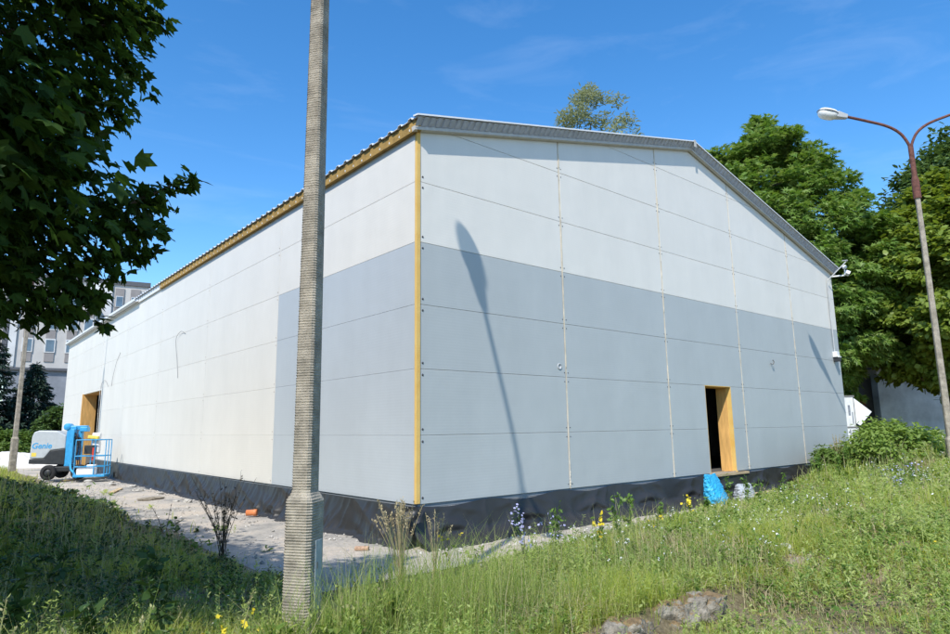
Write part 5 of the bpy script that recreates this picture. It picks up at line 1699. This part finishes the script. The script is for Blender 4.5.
herbs('seeding_stems', 'thin pale seeding stems above the grass', 6500, 2.8, 26, 0.20, 0.55, 0.03, 3, M['grass_tall'], 721, width=0.4, head=(12, 0.020, 0.28),
      patch=lambda x, y, rg: rg.random(len(x)) < 0.15 + 0.85 * sstep(0.45, 0.6, fbm(x * 0.6, y * 0.6, 722)))
herbs('dry_stems', 'dry brown seed stems scattered over the bank', 1500, 2.8, 22, 0.2, 0.5, 0.02, 3, M['straw'], 731, width=0.5, head=(10, 0.016, 0.25))

def gravel():
    rg = np.random.default_rng(801)
    n = 5500
    x = np.concatenate([rg.uniform(-2.9, -0.05, n * 2 // 3), rg.uniform(-0.2, 11, n // 3)]); y = np.concatenate([rg.uniform(-1.5, 26, n * 2 // 3), rg.uniform(-2.0, -0.2, n // 3)])
    k = (paved_out(x, y) < 0.4) & (rg.random(len(x)) < 0.12 + sstep(0.42, 0.62, fbm(x * 0.9, y * 0.9, 802)) + 0.8 * sstep(-0.7, -0.25, x) * (y > 0))
    x, y = x[k], y[k]; n = len(x)
    tm = np.array([(1, 0, 0), (0, 1, 0), (-1, 0.2, 0), (0.1, -1, 0), (0.2, 0.1, 0.8), (0, 0, -0.6)], float)
    fc = [(0, 1, 4), (1, 2, 4), (2, 3, 4), (3, 0, 4), (1, 0, 5), (2, 1, 5), (3, 2, 5), (0, 3, 5)]
    N = unit(np.array([0, 0, 1.0]) + 0.2 * rg.normal(size=(n, 3))); X, Y = frames(N, rg)
    S = 0.010 + 0.028 * rg.random((n, 1)) ** 3 * np.array([[1, 1, 1]]); S = S * (0.6 + 0.8 * rg.random((n, 3)))
    z = np.maximum(ground_z(x, y), 0.012)
    V, F = inst(tm, fc, np.stack([x, y, z + 0.008], 1), X, Y, N, S)
    tag(np_mesh('gravel', V, F, M['gravel']), 'loose gravel and crumbs of mortar on the paved strip', None, None, 'stuff')


M['gravel'] = leaf_mat('gravel', [(0.22, 0.21, 0.19), (0.42, 0.39, 0.35), (0.58, 0.55, 0.50)], 0.0, 0.95)
gravel()

# ---------------------------------------------------------------- single weeds and flowers
def plant(name, label, loc, h, stems, spread, leaf_m, leaf_size, n_leaf, fl_m=None, fl_size=0.0, n_fl=0, fl_zone=(0.5, 1.0), seed=0, group=None, stem_m=None, cat='plant',
          leaf_shape=None, branch=0.25, spike=None):
    rg = np.random.default_rng(seed)
    root = empty(name, loc); tag(root, label, cat, group)
    mb = MB(); tips = []; paths = []
    for s in range(stems):
        a = rg.random() * 6.283; l = spread * rg.random()
        hh = h * rg.uniform(0.7, 1.0)
        e = Vector((math.cos(a) * l, math.sin(a) * l, hh))
        p = bez([(rg.normal() * 0.02, rg.normal() * 0.02, -0.03), (e.x * 0.35, e.y * 0.35, hh * 0.5), e], 5)
        mb.tube(p, list(np.linspace(0.0055, 0.0025, len(p))), 4, 0, False)
        paths.append(p)
        for b in range(int(rg.poisson(3 if branch else 0))):
            i = rg.integers(4, len(p) - 1); a2 = rg.random() * 6.283; L = branch * h * rg.uniform(0.3, 1.0) * 0.6
            q = p[i] + Vector((math.cos(a2) * L * 0.5, math.sin(a2) * L * 0.5, L))
            pp = [p[i], p[i].lerp(q, 0.5) + Vector((0, 0, -0.01)), q]
            mb.tube(pp, [0.003, 0.0025, 0.0018], 4, 0, False); paths.append(pp)
    mb.build('stem', stem_m or leaf_m, root)
    def along(n, lo, hi):
        P_ = []
        for _ in range(n):
            p = paths[rg.integers(len(paths))]
            t = lo + (hi - lo) * rg.random()
            P_.append(p[min(len(p) - 1, int(t * (len(p) - 1) + 0.5))])
        return np.array([tuple(v) for v in P_])
    if n_leaf:
        Pp = along(n_leaf, 0.05, 0.9)
        N = unit(np.array([0, 0, 0.8]) + 0.6 * rg.normal(size=Pp.shape)); X, Y = frames(N, rg)
        sh = OVAL if leaf_shape is None else leaf_shape
        V, F = inst(sh, OVAL_F if leaf_shape is None else MAPLE_F, Pp, X, Y, N, leaf_size * (0.5 + rg.random(n_leaf)))
        np_mesh('leaves', V, F, leaf_m, root)
    if fl_m is not None and n_fl:
        Pp = along(n_fl, *fl_zone) + rg.normal(size=(n_fl, 3)) * 0.008
        # eight-petalled little discs, tilted
        k = 10
        ang = np.arange(k) * 2 * math.pi / k
        rr = np.where(np.arange(k) % 2 == 0, 1.0, 0.62)
        tm = np.stack([np.cos(ang) * rr, np.sin(ang) * rr, np.where(np.arange(k) % 2 == 0, 0.12, 0.0)], 1)
        N = unit(np.array([-0.25, -0.45, 0.7]) + 0.55 * rg.normal(size=Pp.shape)); X, Y = frames(N, rg)
        V, F = inst(tm, [tuple(range(k))], Pp, X, Y, N, fl_size / 2 * (0.7 + 0.6 * rg.random(n_fl)))
        if group is None or n_fl <= 3:
            for q_ in range(n_fl): np_mesh('flower', V[q_ * k:(q_ + 1) * k], [tuple(range(k))], fl_m, root)
        else: np_mesh('flowers', V, F, fl_m, root)['kind'] = 'stuff'
    if spike is not None:
        V_ = []; F_ = []
        Ps = []
        for p in paths[:stems]:
            for _ in range(spike): Ps.append(tuple(p[-1] + (p[-3] - p[-1]) * (rg.random() * 1.2) + Vector((rg.normal(), rg.normal(), rg.normal())) * 0.008))
        Ps = np.array(Ps); N = unit(rg.normal(size=Ps.shape)); dr = np.tile(np.array([0, 0, 1.0]), (len(Ps), 1)); X, Y = frames(N, rg, dr * 2)
        V, F = inst(OVAL, OVAL_F, Ps, X, Y, N, np.full(len(Ps), 0.03))
        np_mesh('seed_heads', V, F, stem_m or leaf_m, root)['kind'] = 'stuff'
    return root


def at(x, y): return (x, y, gz(x, y))


# dark dead bush on the edge of the paving, left of the near pole
plant('dead_bush', 'dark dead seeding bush at the paving edge left of the near lamp post', at(-2.6, 1.3), 1.2, 24, 0.62, M['dead_leaf'], 0.035, 420, seed=401, stem_m=M['twig'])
plant('dead_stalk', 'single dark dead stalk just left of the near lamp post', at(-2.25, -0.2), 0.85, 1, 0.05, M['dead_leaf'], 0.04, 26, seed=402, stem_m=M['twig'], branch=0.12)
plant('arching_stalk', 'thin dry stalk bending over the paving edge', at(-2.9, 3.2), 0.8, 2, 0.4, M['dead_leaf'], 0.03, 12, seed=403, stem_m=M['twig'], branch=0.1)
# chicory, straw tufts, ragwort
plant('chicory', 'tall chicory with pale violet flowers before the black foil', at(0.15, -2.35), 0.80, 9, 0.36, M['weed_dark'], 0.05, 30, M['petal_blue'], 0.042, 60, (0.45, 1.0), 404)
plant('chicory', 'chicory with few pale violet flowers right of the larger one', at(0.75, -2.3), 0.72, 4, 0.25, M['weed_dark'], 0.05, 18, M['petal_blue'], 0.04, 18, (0.5, 1.0), 405)
plant('dry_grass_tuft', 'tall straw coloured grass tuft right of the near lamp post, tallest and thickest', at(-1.72, -2.15), 1.05, 34, 0.34, M['straw'], 0.05, 10, seed=406, stem_m=M['straw'], branch=0, spike=16, cat='grass tuft')
plant('dry_grass_tuft', 'thin straw coloured grass tuft before the hall corner', at(-1.15, -2.05), 0.85, 12, 0.24, M['straw'], 0.05, 6, seed=407, stem_m=M['straw'], branch=0, spike=14, cat='grass tuft')
plant('dry_grass_tuft', 'straw coloured grass tuft against the grey wall at the right end of the gable', at(14.0, -1.1), 1.15, 20, 0.3, M['straw'], 0.06, 6, seed=408, stem_m=M['straw'], branch=0, spike=14, cat='grass tuft')
plant('ragwort', 'tall ragwort with a bright yellow head before the gable wall', at(1.35, -2.6), 0.62, 4, 0.15, M['broadleaf'], 0.06, 30, M['petal_yellow'], 0.05, 40, (0.85, 1.0), 409)
plant('ragwort', 'yellow flowered weed at the hall corner before the torn foil', at(-0.95, -2.1), 0.55, 3, 0.16, M['broadleaf'], 0.05, 14, M['petal_yellow'], 0.04, 14, (0.85, 1.0), 410)
plant('ragwort', 'yellow flowered weed further right at the paving edge before the gable', at(4.9, -1.9), 0.5, 5, 0.25, M['broadleaf'], 0.05, 26, M['petal_yellow'], 0.05, 26, (0.8, 1.0), 411)
plant('ragwort', 'low yellow flowered weed between the chicory and the blue sack', at(3.1, -2.4), 0.42, 5, 0.25, M['broadleaf'], 0.05, 26, M['petal_yellow'], 0.045, 16, (0.8, 1.0), 412)
for i, (x, y, h, lab) in enumerate([(-4.22, -4.50, .50, 'rank green grass tuft hiding the foot of the near lamp post, left one'), (-3.98, -4.66, .46, 'rank green grass tuft hiding the foot of the near lamp post, middle one'),
                                    (-3.70, -4.52, .52, 'rank green grass tuft hiding the foot of the near lamp post, right one'), (-3.25, -4.35, .55, 'rank green grass tuft right of the near lamp post hatch')]):
    plant('grass_tuft', lab, at(x, y), h, 70, 0.26, M['grass_mix'], 0.10, 60, seed=660 + i, group='grass tufts at the near lamp post', branch=0, spike=3, cat='grass tuft')
for i, (x, y, h, lab) in enumerate([(-4.42, -4.62, .46, 'leafy weed just left of the near lamp post foot'), (-3.86, -4.78, .40, 'leafy weed in front of the near lamp post foot')]):
    plant('tall_weed', lab, at(x, y), h, 4, 0.16, M['herb_mid'], 0.085, 70, seed=670 + i, group='weeds at the near lamp post')
# upright leafy weeds along the paving edge
rw = random.Random(5)
W_PTS = [(2.3, -2.2), (2.9, -2.0), (3.6, -2.1), (6.9, -1.6), (7.35, -1.75), (7.9, -1.75), (5.5, -1.9), (0.9, -2.2), (9.0, -1.7), (11.4, -1.6), (12.2, -1.8), (13.1, -1.7)]
W_LAB = ranked(W_PTS, 'upright leafy green weed at the gable paving edge, %s from the left')
S_PTS = [(-5.2, -3.6), (-4.75, -3.4), (-5.5, -2.6), (-4.4, -2.6), (-6.0, -1.2), (-5.0, -0.8), (-4.1, -1.0), (-5.9, 0.4)]
S_LAB = ranked(S_PTS, 'leafy weed in the tree shade at the lower left, %s from the left')
for i, (x, y, h) in enumerate([(2.3, -2.2, .75), (2.9, -2.0, .7), (3.6, -2.1, .6), (6.9, -1.6, .95), (7.35, -1.75, .9), (7.9, -1.75, .7), (5.5, -1.9, .5), (0.9, -2.2, .8), (9.0, -1.7, .7), (11.4, -1.6, .9), (12.2, -1.8, .85), (13.1, -1.7, 1.0)]):
    plant('tall_weed', W_LAB[i], at(x, y), h, rw.randint(2, 4), 0.15, M['broadleaf'], 0.075, 70, seed=430 + i, group='upright weeds before the gable')
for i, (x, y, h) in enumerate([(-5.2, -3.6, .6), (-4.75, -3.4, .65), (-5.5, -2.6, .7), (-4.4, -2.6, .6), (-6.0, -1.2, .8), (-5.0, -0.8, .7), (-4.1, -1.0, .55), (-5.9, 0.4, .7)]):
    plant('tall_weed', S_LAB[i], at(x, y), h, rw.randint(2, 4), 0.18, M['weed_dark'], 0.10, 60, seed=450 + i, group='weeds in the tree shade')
# yellow dandelion-like flowers lower left of the pole
for i in range(16):
    x = -4.3 + rw.gauss(0, 0.38); y = -3.9 + rw.gauss(0, 0.28)
    plant('hawkweed', 'small yellow flowered weed in the sunny grass left of the near lamp post', at(x, y), rw.uniform(.22, .42), 1, 0.06, M['broadleaf'], 0.05, 8, M['petal_yellow'], 0.042, 2, (0.97, 1.0), 470 + i, 'yellow flowers by the near lamp post', branch=0, cat='flower')
# white flowered weeds on the bank
for i in range(70):
    x = rw.uniform(-0.5, 11.0); y = rw.uniform(-5.0, -2.2)
    if i > 44: x = rw.uniform(8, 15); y = rw.uniform(-4.6, -1.7)
    plant('white_flower', 'small white flowered weed standing in the grass bank', at(x, y), rw.uniform(.28, .5), rw.randint(2, 4), 0.16, M['broadleaf'], 0.05, 16, M['petal_white'], 0.024, rw.randint(6, 16), (0.85, 1.0), 500 + i, 'white flowers on the grass bank', cat='flower', branch=0.3)
for i, (x, y) in enumerate([(8.8, -4.2), (9.6, -3.7), (7.6, -4.5), (10.5, -4.0)]):
    plant('chicory', ['small pale blue chicory in the right meadow, second from the left', 'small pale blue chicory in the right meadow, third from the left', 'small pale blue chicory in the right meadow, leftmost', 'small pale blue chicory in the right meadow, rightmost'][i], at(x, y), 0.6, 4, 0.25, M['broadleaf'], 0.05, 12, M['petal_blue'], 0.045, 22, (0.6, 1.0), 590 + i, 'small chicory in the meadow')
# seed heads standing against the shade at the lower left
for i in range(16):
    x = -5.3 + rw.gauss(0, 0.6); y = -4.6 + rw.gauss(0, 0.3)
    plant('seeding_grass', 'tall pale seeding grass stem standing out against the shade', at(x, y), rw.uniform(.4, .68), 2, 0.16, M['grass_tall'], 0.05, 3, seed=610 + i, group='seeding grass at the lower left', stem_m=M['grass_tall'], branch=0, spike=18, cat='grass stem')
